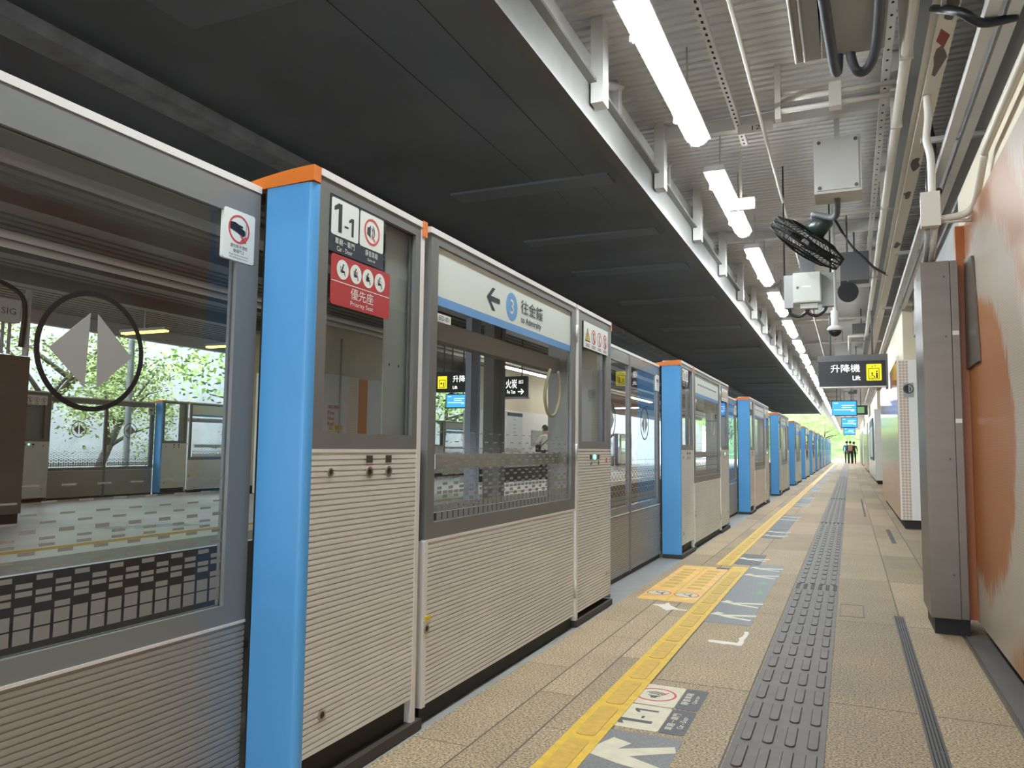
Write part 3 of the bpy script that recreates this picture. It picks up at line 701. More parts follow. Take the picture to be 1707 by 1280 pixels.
for k in range(0, 9):
    y = 9.2+P*k if k else 9.2
    s = sheet('queue_sticker', -.945, -.725, y, y+3.4, M['dstick'], 'charcoal queue sticker with white arrows, %s beyond the orange floor panel' % ['first', 'second', 'third', 'fourth', 'fifth', 'sixth', 'seventh', 'eighth', 'ninth'][k], group='charcoal queue stickers')
    for d in (.3, .75, 2.55, 3.05): fl_arrow(s, -.83, y+d, .75, M['paint'], .0014)
    MB().poly(F0(.0014), rect(y+1.4, y+1.44, .76, .92), 0).poly(F0(.0014), rect(y+1.9, y+1.94, .76, .92), 0).build('lane_mark', M['gstick'], s)
# orange warning panel in front of the first doorway
s = sheet('door_warning_panel', -1.33, -.945, 5.12, 6.74, M['oranget'], 'worn orange warning panel on the floor before the doorway, round pictograms', r=.02)
for x, nm in ((-1.235, 'a'), (-1.045, 'b')):
    d = MB().m(M['cstick']).prism(F_, cp(5.38, -x, .085, 32), 0, .0004); d.m(M['redink']).ring(F_, cp(5.38, -x, .085, 32), cp(5.38, -x, .076, 32), .0003, .0008)
    d.m(M['dstick']).poly(F_, cp(5.41, -x+.02, .012, 10), .0009).stroke(F_, [(5.38, -x+.01), (5.37, -x-.02), (5.33, -x-.035)], .015, .0009).stroke(F_, [(5.37, -x-.02), (5.42, -x-.03)], .012, .0009)
    d.build('pictogram', None, s)
    for j in range(7): MB().prism(F_, rect(5.62+.14*j, 5.70+.14*j, -x-.05, -x+.05), 0, .0003).build('faded_line', M['yline2'], s)
MB().prism(F_, rect(6.66, 6.74, .945, 1.05), 0, .0005).build('tear_patch', M['dstick'], s)
MB().prism(F_, rect(5.14, 6.70, 1.125, 1.140), 0, .0004).build('divider_line', M['yline'], s)
# white residue, hatch, drains
def blob(name, pts, label):
    random.seed(len(pts)*7+int(pts[0][0]*10)); q = []
    for (a0, b0), (a1, b1) in zip(pts, pts[1:]+pts[:1]):
        for k in range(5):
            t = k/5; q.append((a0+(a1-a0)*t+random.uniform(-.006, .006), b0+(b1-b0)*t+random.uniform(-.006, .006)))
    tag(MB().prism(F0(0), q, .0003, .0012).build(name, M['paint']), label, 'floor mark')
blob('paint_residue', [(4.16, .70), (4.20, .70), (4.19, .56), (4.46, .55), (4.46, .53), (4.14, .525), (4.14, .62)], 'white paint residue in an L on paving below the grey sticker')
blob('paint_residue', [(4.87, 1.10), (4.93, 1.13), (4.96, 1.19), (5.0, 1.12), (5.07, 1.10), (4.98, 1.07), (4.90, 1.0), (4.89, .95), (4.86, .95), (4.87, 1.02), (4.83, 1.06)], 'ragged white paint residue on paving before the orange panel')
def drain(name, x0, x1, y0, y1, label):
    t = MB().m(M['slot']).box(x0, x1, y0, y1, -.02, .0008)
    t.m(M['drain'])
    n = 4; w = (x1-x0)
    for i in range(n+1): t.box(x0+w*i/n-.004, x0+w*i/n+.004, y0, y1, 0, .002)
    y = y0
    while y < y1: t.box(x0, x1, y, y+.006, 0, .0018); y += .25
    tag(t.build(name), label, 'drain')
drain('drain_channel', .225, .272, -.5, 5.3, 'long slotted drain channel set in paving along the platform')
drain('drain_channel', .40, .44, 9.4, 11.0, 'short dark drain slot in paving before the lattice pillar')
drain('drain_channel', .18, .205, 13, 17.5, 'thin dark drain slot farther down the platform')
b = MB(); b.ring(FUz, rect(-.08, .06, 5.15, 5.55), rect(-.072, .052, 5.158, 5.542), .0, .0015); tag(b.build('floor_hatch', M['drain']), 'outlined access hatch in paving beside the tactile strip', 'hatch')
tag(MB().box(.555, .70, -1, 4.88, .0003, .004).build('gutter_strip', M['gutter']), 'dark floor strip along the foot of the orange mural', 'floor strip')
b = MB(); b.box(.545, .553, -1, 4.9, .0, .003); struct(b.build('trim_3', M['drain']))

# ------------------------------------------------------------------ mural wall, steel column, things at right
t = thing('mural_wall', 'orange mural panel with white brush strokes along the platform', 'mural', (.62, 0, 0))
MB().box(0, .05, -2, 4.93, .085, 2.28).build('mural_panel', M['mural'], t)
MB().box(-.045, .05, 4.93, 4.99, .085, 2.28).build('edge_return', mat('orange edge', (.40, .12, .03), .35), t)
struct(MB().box(.69, .9, -2, 5.0, 0, .09).build('baseboard_mural', M['dark']))
struct(MB().box(.675, .9, -2, 5.6, .085, 2.64).build('wall_mural', M['cream']))
struct(MB().box(.80, 1.0, -2, 16, 2.5, 3.72).build('wall_bulkhead', M['grey']))
pl = MB(); pl.prism(FW(.618), [(-4.60, 2.03), (-4.88, 2.075), (-4.925, 1.46), (-4.485, 1.46)][::-1], .0, .012); tag(pl.build('blank_notice_board', M['steel']), 'blank slanted metal notice plate on mural beside steel column', 'notice plate')
t = thing('steel_column', 'brushed stainless steel column casing at the end of the orange mural', 'column', (.39, 4.86, 0))
MB().box(.012, .142, 0, .012, .095, 2.07).build('face_panel', M['steel'], t)
MB().box(.146, .182, .006, .014, .095, 1.17).build('side_panel', M['steel'], t); MB().box(.146, .182, .004, .014, 1.174, 2.07).build('side_panel', M['steel'], t)
MB().box(0, .012, .002, .5, .095, 2.07).build('return_panel', M['steel'], t); MB().box(.012, .182, .014, .5, .095, 2.066).build('core', M['dgrey'], t)
MB().box(.02, .19, .05, .48, 0, .095).build('plinth', M['dark'], t)
F = FS(0)
for z in (1.98, 1.64, .96, .33):
    MB().prism(F, cp(.115, z, .005, 10), 0, .002).build('screw', M['plinth'], t)
for z in (1.17, 1.66): MB().prism(FS(.006), rect(.148, .18, z-.012, z+.012), 0, .004).build('latch', M['keym'], t)

# white lattice pillar, farther wall blocks
def pillar(x0, x1, y0, y1, z1, label, lattice, side='steel'):
    t = thing('wall_pillar', label, 'pillar', (x0, y0, 0)); w = x1-x0; d = y1-y0
    MB().box(.05, w, .05, d-.05, 0, .115).build('plinth', M['dark'], t)
    MB().box(0, w, 0, d, .115, z1).build('cladding', M['whitewall'], t)
    MB().box(-.004, 0, 0, d, .115, z1).build('side_panel', M[side], t)
    if lattice: MB().prism(FS(0), rect(.02, .13, .12, z1-.01), 0, .002).build('lattice_print', M['check_r'], t)
    MB().box(.09, w, .12, d, z1, 3.0).build('upper_wall', M['cream'], t)
    return t
M['laminate'] = mat('glossy orange laminate', (.46, .19, .07), .16); M['laminate2'] = mat('glossy brown laminate', (.26, .10, .05), .16); M['gwhite'] = mat('glossy white laminate', (.70, .69, .66), .15)
p1 = pillar(.585, .93, 11.2, 17.0, 2.19, 'white pillar with brown lattice print and round pictogram', True, 'laminate')
s = tag(MB().prism(FS(11.198), rect(.655, .775, 1.70, 1.89), 0, .006).build('round_notice', M['grey']), 'small square notice with black round pictogram on the lattice pillar', 'sign')
MB().ring(FS(11.19), cp(.715, 1.81, .062, 24), cp(.715, 1.81, .052, 24), 0, .002).build('notice_ring', M['ink'], s)
b = MB().poly(FS(11.19), arc(.715, 1.81, .05, 90, 270, 10), .002).poly(FS(11.19), rect(.73, .742, 1.78, 1.83), .002); b.build('notice_pictogram', M['ink'], s)
MB().box(.715, .718, 0, .0, 0, 0) if 0 else None
p2 = pillar(.70, 1.5, 25.6, 34, 2.25, 'far white wall block with a framed board, beyond the lattice pillar', False, 'gwhite')
t = thing('route_map', 'framed route map with dark header on the platform face of far white block', 'map', (.695, 27, 0)); MB().prism(FW(0), rect(-3.6, 0, .8, 1.95), 0, .02).build('board', M['maproom'], t); MB().prism(FW(0), rect(-3.6, 0, 1.80, 1.95), .02, .024).build('header', M['navy'], t); MB().ring(FW(0), rect(-3.7, .1, .7, 2.05), rect(-3.6, 0, .8, 1.95), 0, .03).build('frame', M['dgrey'], t)
s = tag(MB().prism(FS(25.59), rect(.95, 1.5, .75, 1.92), 0, .03).build('wall_board', M['whitewall']), 'large white framed board on the far wall block', 'board'); MB().ring(FS(25.56), rect(.95, 1.5, .75, 1.92), rect(.975, 1.48, .775, 1.895), 0, .012).build('frame', M['dgrey'], s)
s = tag(MB().prism(FS(25.59), rect(.99, 1.12, 1.97, 2.12), 0, .03).build('small_sign', M['black']), 'little black sign with white arrow above the framed board', 'sign'); MB().poly(FS(25.555), [(1.02, 2.05), (1.06, 2.09), (1.06, 2.06), (1.09, 2.06), (1.09, 2.04), (1.06, 2.04), (1.06, 2.01)], 0).build('arrow', M['lit'], s)
for k, (y0, y1, x0) in enumerate(((38, 48, .72), (54, 70, .74))):
    pillar(x0, x0+.9, y0, y1, 2.25, ['white wall block behind the framed-board block, before the walkers', 'most distant white wall block at the end of the platform'][k], False, 'laminate2' if k == 0 else 'steel')
struct(MB().box(3.4, 3.6, 5, 75, 0, 3.7).build('wall_daylight_block', M['cream']))  # added wall on the open side, holds daylight off the floor

# ------------------------------------------------------------------ pipes, trays and boxes under the deck
def pipe(name, pts, r, mt, label, cat='pipe', group=None, n=10):
    return tag(MB().tube(pts, r, n).build(name, mt), label, cat, group)
pp = thing('drain_pipe', 'thick cream pipe running under the ceiling, stepping aside far ahead', 'pipe', (0, 0, 0))
MB().tube([(.335, -1, 3.2), (.335, 15.9, 3.2), (.33, 16.0, 3.2), (.30, 16.05, 3.2), (.06, 16.05, 3.2), (.04, 16.1, 3.2), (.04, 19, 3.2)], .030, 12).build('pipe_run', M['pipe'], pp)
for y in (4.6, 5.6, 7.5, 10.5): MB().box(.30, .37, y, y+.02, 3.165, 3.70).build('bracket', M['pipe'], pp)
pipe('conduit', [(-.53, 1, 3.35), (-.535, 22, 3.35)], .013, M['pipe'], 'thin cream conduit under the ceiling between the lamps and the fan')
t = thing('slotted_channel', 'slotted steel channel under the ceiling beside the nearest lamp', 'channel', (-.74, 0, 3.5))
MB().box(-.025, .025, 1, 6.4, 0, .035).build('channel', M['white_steel'], t)
b = MB(); y = 2.2
while y < 6.35: b.poly(Fr((0, 0, -.001), (0, 1, 0), (1, 0, 0)), rr(y, y+.035, -.008, .008, .0078, 3)); y += .075
b.build('slots', M['slot'], t)
t = thing('ceiling_label_plate', 'small cream plate with number on the slotted channel', 'plate', (-.62, 5.95, 3.42)); MB().box(-.12, .14, 0, .01, 0, .075).build('plate', M['pipe'], t); text('121', FS(0), .03, .02, .035, M['ink'], t, w=.09)
for k, (z, y, x0, x1) in enumerate(((3.44, 5.5, -.40, .40), (3.36, 5.5, -.40, .40), (3.49, 5.52, -.40, -.05))):
    pipe('conduit', [(x0, y, z), (x1, y, z)], .018 if k < 2 else .014, M['pipe'], ['upper of two cream conduits crossing the ceiling before the fan', 'lower of two cream conduits crossing the ceiling before the fan', 'short cream conduit on the crossing conduits before the fan'][k])
MB()
t = tag(MB().box(-.43, -.39, 5.48, 5.54, 3.30, 3.70).build('conduit_bracket', M['pipe']), 'cream hanger where the crossing conduits end', 'bracket')
t = tag(MB().box(-.08, .0, 5.47, 5.55, 3.33, 3.5).build('conduit_clamp', M['pipe']), 'clamp joining the crossing conduits at mid span', 'bracket')
t = thing('slotted_channel', 'slotted steel channel under the ceiling left of the thick pipe', 'channel', (.275, 0, 3.5))
MB().box(-.025, .025, 1, 12, 0, .035).build('channel', M['white_steel'], t); b = MB(); y = 2.2
while y < 9: b.poly(Fr((0, 0, -.001), (0, 1, 0), (1, 0, 0)), rr(y, y+.025, -.008, .008, .0078, 3)); y += .14
b.build('slots', M['slot'], t)
tag(MB().box(.36, .52, -2, 30, 3.46, 3.69).build('ceiling_duct', M['grey']), 'smooth grey duct under the deck above the steel joist', 'duct')
# steel joist with flaked paint
t = thing('steel_joist', 'cream steel joist with flaking paint beside the thick pipe', 'joist', (0, 0, 0))
MB().box(.42, .50, -2, 34, 3.0, 3.012).box(.456, .464, -2, 34, 3.012, 3.2).box(.42, .5, -2, 34, 3.2, 3.212).build('flange', M['pipe'], t)
random.seed(3)
for yc, s in ((3.7, .3), (4.35, .16), (5.9, .12), (6.6, .1), (8.2, .12)):
    q = [(yc+s*(1+random.uniform(-.4, .3))*math.cos(k*.63), -.46+.034*(1+random.uniform(-.5, .15))*math.sin(k*.63)) for k in range(10)]
    MB().prism(Fr((0, 0, 3.0), (0, 1, 0), (1, 0, 0)), [(a, -b_) for a, b_ in q], 0, .001).build('flaked_paint', M['peel'], t)
MB().prism(Fr((0, 0, 3.0), (0, 1, 0), (1, 0, 0)), [(4.0, .44), (4.12, .43), (4.2, .47), (4.08, .485)], .001, .0018).build('rust_patch', M['rust'], t)
for k, x in enumerate((.60, .685)):
    tag(MB().box(x-.026, x+.026, -2, 34, 2.88, 2.93).build('cable_trunking', M['white_steel']), ['long white cable trunking beside the joist, nearer the pipe', 'long white cable trunking nearer the cream wall'][k], 'trunking')
for y in (2.0, 5.3, 8.3, 11.5, 15): struct(MB().box(.45, .80, y, y+.04, 2.93, 2.96).build('beam', M['grey']))
pipe('conduit', smooth([(.635, -1, 2.5), (.635, 2.5, 2.49), (.635, 4.1, 2.47), (.635, 4.3, 2.44), (.63, 4.55, 2.32), (.60, 4.62, 2.27), (.53, 4.63, 2.255), (.46, 4.63, 2.25)], 6), .019, M['pipe'], 'cream conduit along wall above mural, bending into the junction box')
t = thing('junction_box', 'cream junction box above the steel column', 'junction box', (.425, 4.62, 2.3)); MB().box(-.043, .043, -.03, .05, -.09, .09).build('case', M['pipe'], t); MB().box(-.047, .047, -.036, -.03, -.094, .094).build('lid', M['pipe'], t)
pipe('conduit', smooth([(.44, 4.65, 2.39), (.44, 4.65, 2.6), (.425, 4.68, 2.72), (.44, 4.72, 2.85), (.44, 4.75, 2.99)], 6), .02, M['pipe'], 'cream conduit rising from the junction box to the joist')
pipe('conduit', [(.45, 4.66, 2.21), (.45, 4.94, 2.06)], .016, M['pipe'], 'pinkish cream conduit dropping from junction box onto steel column')
pipe('conduit', [(.415, 4.66, 2.21), (.42, 4.94, 2.06)], .013, M['grey'], 'thin grey conduit dropping from junction box onto steel column')
pipe('conduit', [(.47, 4.63, 2.235), (.68, 4.66, 2.235)], .010, M['pipe'], 'thin cream conduit from junction box to the wall')
pipe('cable_hose', smooth([(.40, 3.9, 3.05), (.48, 3.72, 2.92), (.57, 3.74, 2.86), (.70, 3.78, 2.88)], 6), .02, M['black'], 'black cable hose arching over the trunking at top edge', 'hose')
pipe('cable_hose', smooth([(.5, 5.4, 3.1), (.53, 5.5, 2.96), (.52, 5.6, 2.8), (.55, 5.9, 2.76), (.62, 6.1, 2.85)], 6), .025, M['black'], 'black cable hose sagging behind the joist', 'hose')
# enclosure overhead with two hoses
t = thing('ceiling_enclosure', 'big grey equipment enclosure overhead with two dark hoses', 'equipment box', (-.03, 3.0, 3.18))
MB().box(-.06, .25, -.4, 1.46, 0, .3).build('case', M['grey'], t); MB().box(-.21, -.07, -.4, 1.5, .02, .28).build('side_case', M['grey'], t)
for x in (-.20, -.155): MB().tube([(x, -.4, .012), (x, 1.48, .012)], .008, 8).build('rail', M['white_steel'], t)
MB().tube(smooth([(-.05, .5, -.05), (-.02, 1.0, -.10), (0, 1.35, -.12), (.015, 1.44, -.09), (.02, 1.46, .05)], 6), .026, 10).build('hose', M['hose'], t)
MB().tube(smooth([(.08, 1.46, .06), (.085, 1.46, -.03), (.11, 1.47, -.10), (.16, 1.45, -.11), (.20, 1.35, -.06), (.21, 1.0, -.03), (.2, .4, -.03)], 6), .026, 10).build('hose', M['hose'], t)
# fan and its box
t = thing('fan_control_box', 'white metal box on ceiling above the black fan', 'equipment box', (-.04, 6.3, 3.2))
MB().box(-.17, .17, -.03, .25, -.22, .22).build('case', M['white_steel'], t); MB().box(-.15, .15, -.045, -.03, -.2, .2).build('lid', M['white_steel'], t)
for a in (-.13, .13):
    for z in (-.18, .18): MB().prism(FS(-.045), cp(a, z, .014, 10), 0, .006).build('screw', M['dgrey'], t)
MB().box(-.02, .02, .05, .09, .22, .5).build('hanger', M['white_steel'], t)
t = thing('platform_fan', 'black caged fan hanging tilted below a white ceiling box', 'fan', (-.30, 6.95, 2.78))
ax = Vector((-.62, .25, -.74)).normalized(); u1 = ax.cross(Vector((0, 1, 0))).normalized(); u2 = ax.cross(u1)
FF = Fr((0, 0, 0), u1, u2)
b = MB()
def ringtube(b, R, c, r): b.tube([FF.P(R*math.cos(2*math.pi*k/36), R*math.sin(2*math.pi*k/36), c) for k in range(37)], r, 6, cap=False)
for R, c in ((.335, 0), (.33, .05), (.33, -.05), (.22, .085), (.12, .1), (.22, -.085)): ringtube(b, R, c, .006)
for k in range(48):
    a = 2*math.pi*k/48
    for sg in (1, -1): b.tube([FF.P(.06*math.cos(a), .06*math.sin(a), sg*.10), FF.P(.22*math.cos(a), .22*math.sin(a), sg*.085), FF.P(.33*math.cos(a), .33*math.sin(a), sg*.05), FF.P(.335*math.cos(a), .335*math.sin(a), 0)], .003, 4)
b.build('cage', M['fanblack'], t)
b = MB()
for k in range(3):
    for q in range(6):
        a0 = math.radians(120*k+14*q); a1 = math.radians(120*k+14*q+14); c0 = -.03+.01*q; c1 = c0+.01
        b.face([FF.P(.05*math.cos(a0), .05*math.sin(a0), c0), FF.P(.29*math.cos(a0), .29*math.sin(a0), c0), FF.P(.29*math.cos(a1), .29*math.sin(a1), c1), FF.P(.05*math.cos(a1), .05*math.sin(a1), c1)])
b.build('blades', M['fanblack'], t)
MB().tube([FF.P(0, 0, -.06), FF.P(0, 0, -.08), FF.P(0, 0, -.24), FF.P(0, 0, -.27)], [.05, .085, .085, .05], 16).build('motor', mat('dark green motor', (.02, .035, .03), .3), t)
MB().tube(smooth([FF.P(0, 0, -.2), FF.P(-.09, .06, -.22), (.22, -.2, .14), (.25, -.42, .16), (.25, -.53, .21)], 5), .025, 10).build('arm', M['dgrey'], t)
# control cabinet, camera, emergency light
t = thing('control_cabinet', 'hanging cream control cabinet with back plates and cable loops below', 'equipment box', (-.33, 7.5, 2.49))
MB().box(-.12, .12, -.06, .1, -.14, .14).build('case', M['cabin'], t); MB().box(-.113, .113, -.068, -.06, -.132, .132).build('door', M['cabin'], t)
MB().box(-.205, -.125, .02, .10, -.17, .14).build('back_plate', M['grey'], t); MB().box(.125, .225, .02, .10, -.17, .14).build('back_plate', M['grey'], t)
MB().prism(FS(-.068), rect(-.09, -.07, -.01, .01), 0, .004).build('lock', M['dgrey'], t); MB().prism(FS(-.068), rect(-.04, .035, -.004, .012), 0, .002).build('label_plate', M['white'], t)
for x in (-.10, .05): MB().tube(smooth([(x-.06, .05, -.14), (x-.05, .05, -.22), (x+.03, .05, -.25), (x+.10, .05, -.2), (x+.11, .05, -.14)], 5), .014, 8).build('cable_loop', M['black'], t)
MB().box(-.06, .09, -.03, .08, -.19, -.145).build('lower_lamp', M['cabin'], t)
for x in (-.20, .2): MB().tube([(x, .06, .14), (x, .06, 1.22)], .008, 6).build('hanger', M['black'], t)
MB().box(-.06, .06, .0, .06, .14, .35).build('top_bracket', M['dgrey'], t)
t = thing('dome_camera', 'white dome camera on a short ceiling stem before the lift sign', 'camera', (-.12, 9, 2.32))
MB().tube([(0, 0, 1.385), (0, 0, .2), (0, 0, .199), (0, 0, .05), (0, 0, .0)], [.02, .02, .04, .04, .07], 14).build('stem', M['whitewall'], t)
MB().tube([(0, 0, .03), (0, 0, 0), (0, 0, -.02)], [.06, .082, .078], 16).build('collar', M['whitewall'], t)
MB().tube([(0, 0, -.02), (0, 0, -.05), (0, 0, -.075), (0, 0, -.085)], [.068, .06, .035, .01], 16).build('dome', M['black'], t)
t = thing('loudspeaker', 'round black horn loudspeaker behind the control cabinet', 'loudspeaker', (.02, 9.3, 2.78)); MB().tube([(0, 0, 0), (0, .1, 0), (0, .28, 0)], [.11, .105, .05], 18).build('horn', M['black'], t); MB().box(-.01, .01, .1, .13, .05, .95).build('bracket', M['dgrey'], t)
t = thing('emergency_light', 'bright oblong emergency lamp beside second fluorescent fixture', 'light', (-.85, 7.0, 3.2)); MB().box(-.10, .12, -.015, .03, -.055, .05).build('housing', M['white_steel'], t); MB().box(-.09, .11, -.03, -.015, -.045, .04).build('lens', M['tubeo'], t); MB().box(-.01, .01, 0, .02, .05, .5).build('hanger', M['white_steel'], t)
for k in range(9):
    random.seed(40+k); y = 10+2.9*k
    x = [.1, -.3, .25, -.1, .2, -.4, .3, 0, .15][k]
    t = tag(MB().box(x-.16, x+.16, y, y+.25, 3.05+.1*(k % 3), 3.4).box(x-.01, x+.01, y+.1, y+.12, 3.4, 3.70).build('ceiling_junction_box', M['grey'] if k % 2 else M['dgrey']), ['grey', 'pale grey', 'dusty grey'][k % 3]+' equipment box under the deck, %s beyond the fan' % ORD[k].replace('nearest', 'first'), 'equipment box', 'equipment boxes under the deck')
for k in range(7):
    y = 8.4+3.4*k
    pipe('conduit', [(-.9, y, 3.42), (.75, y, 3.42)], .018, M['pipe'], 'cream conduit crossing the deck beyond the fan, %s of those' % ORD[k].replace('nearest', 'first'), group='conduits crossing the deck')
pipe('conduit', smooth([(-.1, 9.6, 3.7), (.05, 9.6, 3.4), (.2, 9.6, 3.22), (.3, 9.6, 3.1), (.44, 9.6, 3.0)], 5), .014, M['black'], 'black cable sagging across to the joist behind the cabinet', 'cable')

# ------------------------------------------------------------------ signs hanging over the platform
t = thing('lift_sign', 'black hanging sign with white lift lettering and yellow panel', 'sign', (.05, 13, 2.25)); k = 13/11
w = .48; F = FS(0)
MB().box(-w, w, 0, .16, -.26, .14).build('case', M['black'], t); MB().box(-w-.01, w+.01, -.005, .165, .14, .235).build('top_housing', M['dgrey'], t); MB().box(-w-.01, w+.01, -.008, .165, -.275, -.255).build('bottom_trim', M['alu'], t); MB().box(w, w+.03, -.008, .165, -.3, .235).build('side_trim', M['dgrey'], t)
text('升降機', F, -.30, -.035, .125, M['lit'], t, w=.42, align='l', c=.004); text('Lift', F, .125, -.16, .07, M['lit'], t, w=.11, align='r', c=.004, bold=.01)
p = MB().prism(F, rr(.21, .42, -.17, .085, .01), 0, .004).build('lift_panel', M['lityel'], t)
MB().ring(F, rect(.24, .39, -.15, .02), rect(.25, .38, -.14, .01), .004, .006).build('lift_pictogram', M['ink'], p)
MB().poly(F, cp(.29, -.06, .014, 10), .006).stroke(F, [(.29, -.07), (.295, -.10), (.32, -.105), (.33, -.13)], .012, .006).stroke(F, arc(.295, -.11, .025, 120, 340), .006, .006).poly(F, cp(.355, -.03, .013, 10), .006).poly(F, rect(.343, .367, -.135, -.05), .006).poly(F, [(.285, .035), (.305, .035), (.295, .065)], .006).poly(F, [(.325, .065), (.345, .065), (.335, .035)], .006).build('lift_pictogram', M['ink'], p)
for x in (-.3, .3): MB().tube([(x, .08, .23), (x, .08, 1.45)], .014, 8).build('hanger', M['dgrey'], t)
def tv(x, y, z, w, h, label, flat=False):
    t = thing('information_screen', label, 'screen', (x, y, z)); F = FS(0)
    MB().box(-w/2-.02, w/2+.02, .0, .09, -h/2-.02, h/2+.02).build('bezel', M['black'], t)
    s = MB().prism(F, rect(-w/2, w/2, -h/2, h/2), 0, .004).build('screen', M['screen'], t)
    b = MB()
    for i, (a0, a1, zz) in enumerate(((-.42, -.25, .36), (-.1, .42, .2), (-.1, .3, .05), (-.42, .42, -.12), (.28, .42, -.2))): b.poly(F, rect(a0*w, a1*w, (zz-.03)*h, (zz+.03)*h), .006)
    b.build('text_lines', M['screenlight'], s)
    for xx in (-w*.3, w*.3): MB().tube([(xx, .06, h/2), (xx, .06, 3.7-z)], .012, 6).build('hanger', M['dgrey'], t)
    return t
tv(-.105, 20, 2.01, .53, .325, 'hanging blue information screen behind the lift sign')
tv(.0, 33, 2.10, .55, .36, 'second blue hanging screen farther down the platform')
tv(.0, 46, 2.05, .55, .36, 'tiny blue screen above the distant walkers')
t = thing('hanging_sign', 'dark green hanging sign between two blue screens far ahead', 'sign', (.05, 27, 2.3)); MB().box(-.5, .5, 0, .15, -.15, .15).build('case', M['black'], t); MB().prism(FS(0), rect(.1, .4, -.1, .1), 0, .004).build('lit_panel', emis('dim green panel', (.25, .5, .25), .6), t)
for x in (-.3, .3): MB().tube([(x, .08, .15), (x, .08, 1.4)], .014, 8).build('hanger', M['dgrey'], t)

# ------------------------------------------------------------------ the opposite platform
b = MB(); prof = []; x = -13.3
while x < -5.4: prof += [(x, 3.34), (x+.12, 3.34), (x+.13, 3.37), (x+.19, 3.37)]; x += .2
A = [b.bm.verts.new((p[0], -14, p[1])) for p in prof]; B = [b.bm.verts.new((p[0], 60, p[1])) for p in prof]
for i in range(len(prof)-1): b.bm.faces.new((A[i], B[i], B[i+1], A[i+1]))
struct(b.build('ceiling_opposite', M['oceil']))
struct(MB().box(-6.1, -5.8, -14, 60, 3.2, 3.8).build('beam', M['grey'])); struct(MB().box(-13.4, -13.25, -14, 60, 3.1, 3.6).build('beam', M['grey']))
for k, x in enumerate((-7.2, -9.1, -10.6)): struct(MB().box(x, x+.22, -14, 60, 3.16, 3.34).build('beam', M['oceil']))
for k, (x, z) in enumerate(((-8.6, 3.2), (-8.35, 3.24))): pipe('conduit', [(x, -10, z), (x, 60, z)], .045, M['pipe'], ['cream pipe along the opposite ceiling, nearer the far gates', 'cream pipe along the opposite ceiling, nearer the track'][k])
def cross_lamp(x, y, z, L, mt, label, grp, along='x'):
    t = thing('batten_light', label, 'light', (x, y, z))
    if along == 'x':
        MB().box(-L/2, L/2, -.06, .06, .0, .05).build('housing', M['grey'], t); MB().box(-L/2+.03, L/2-.03, -.05, .05, -.03, 0).build('diffuser', mt, t)
    else:
        MB().box(-.06, .06, -L/2, L/2, .0, .05).build('housing', M['grey'], t); MB().box(-.05, .05, -L/2+.03, L/2-.03, -.03, 0).build('diffuser', mt, t)
    MB().box(-.01, .01, -.01, .01, .05, .45).build('hanger', M['grey'], t); t['group'] = grp; return t
for k, y in enumerate((9.57, 11.53)): cross_lamp(-11.25, y, 2.93, 1.1, M['tubey'], ['yellow glowing tube light seen through first door ring', 'yellow glowing tube light beside the cream pillar'][k], 'yellow tube lights on the opposite platform')
for k, (x, y, a) in enumerate(((-7.6, 18, 'y'), (-11.2, 27.6, 'x'), (-7.6, 23, 'y'), (-7.0, 1.0, 'y'), (-11.2, 5, 'x'), (-7.6, 30, 'y'), (-9.8, 36, 'x'))):  # includes one unseen lamp added at left to brighten the signal box
    cross_lamp(x, y, 2.93, 3.6 if a == 'y' else 1.2, M['tubeo'], 'white tube light under the opposite platform roof, %s' % ['behind the station name sign', 'above the map wall end', 'second along the row', 'unseen, added to brighten the signal box', 'near the left picture edge', 'third along the row', 'farthest'][k], 'white tube lights on the opposite platform', a)
tag(MB().box(-6.95, -6.80, -10, 60, .0005, .003).build('yellow_line', M['yline2']), 'faded yellow safety line along the edge of the opposite platform', 'floor line', 'yellow platform edge lines')
tag(MB().box(-6.35, -5.76, -10, 60, .0005, .003).build('edge_strip', M['sill']), 'grey edge strip along the opposite platform', 'floor strip')
b = MB()
for k in range(9): b.poly(Fr((0, 0, .002), (1, 0, 0), (0, 1, 0)), [(-8.1+.05*k, 6.3+.1*k), (-7.7+.05*k, 6.3+.1*k), (-7.68+.05*k, 6.35+.1*k), (-8.08+.05*k, 6.35+.1*k)], 0)
tag(b.build('striped_floor_mark', M['lineblue']), 'blue and white striped mark on the opposite platform floor', 'floor mark')
# steel casing and orange wall at the left edge
t = thing('steel_casing', 'dark brown steel column casing on the opposite platform', 'column', (-9.25, 5.86, 0)); MB().box(-.4, 0, 0, .36, .12, 2.03).build('casing', M['steel'], t); MB().box(-.38, -.02, .02, .34, 0, .12).build('plinth', M['dark'], t)
struct(MB().box(-9.75, -9.30, -2, 5.855, .0, 2.35).build('wall_opposite', mat('orange tile', (.6, .24, .06), .4)))
t = thing('signal_box', 'grey box lettered SIG above the steel casing', 'equipment box', (-9.0, 5.72, 2.52)); MB().box(-.12, .0, -.10, .18, -.13, .14).build('case', M['cabin'], t); text('SIG', FE(0), .04, -.04, .075, M['dgrey'], t, w=.17)
for y in (-.06, .02, .10): MB().tube([(-.06, y, -.12), (-.06, y, -.50)], .02, 6).build('conduit_stub', M['grey'], t)
MB().tube([(-.08, .32, -.5), (-.08, .32, .3)], .035, 8).build('riser', M['cabin'], t)
MB().tube(smooth([(-.08, -.4, .30), (-.05, -.1, .34), (-.05, .2, .22), (-.05, .26, 0), (-.05, .24, -.4)], 5), .03, 8).build('cable_bundle', M['black'], t)
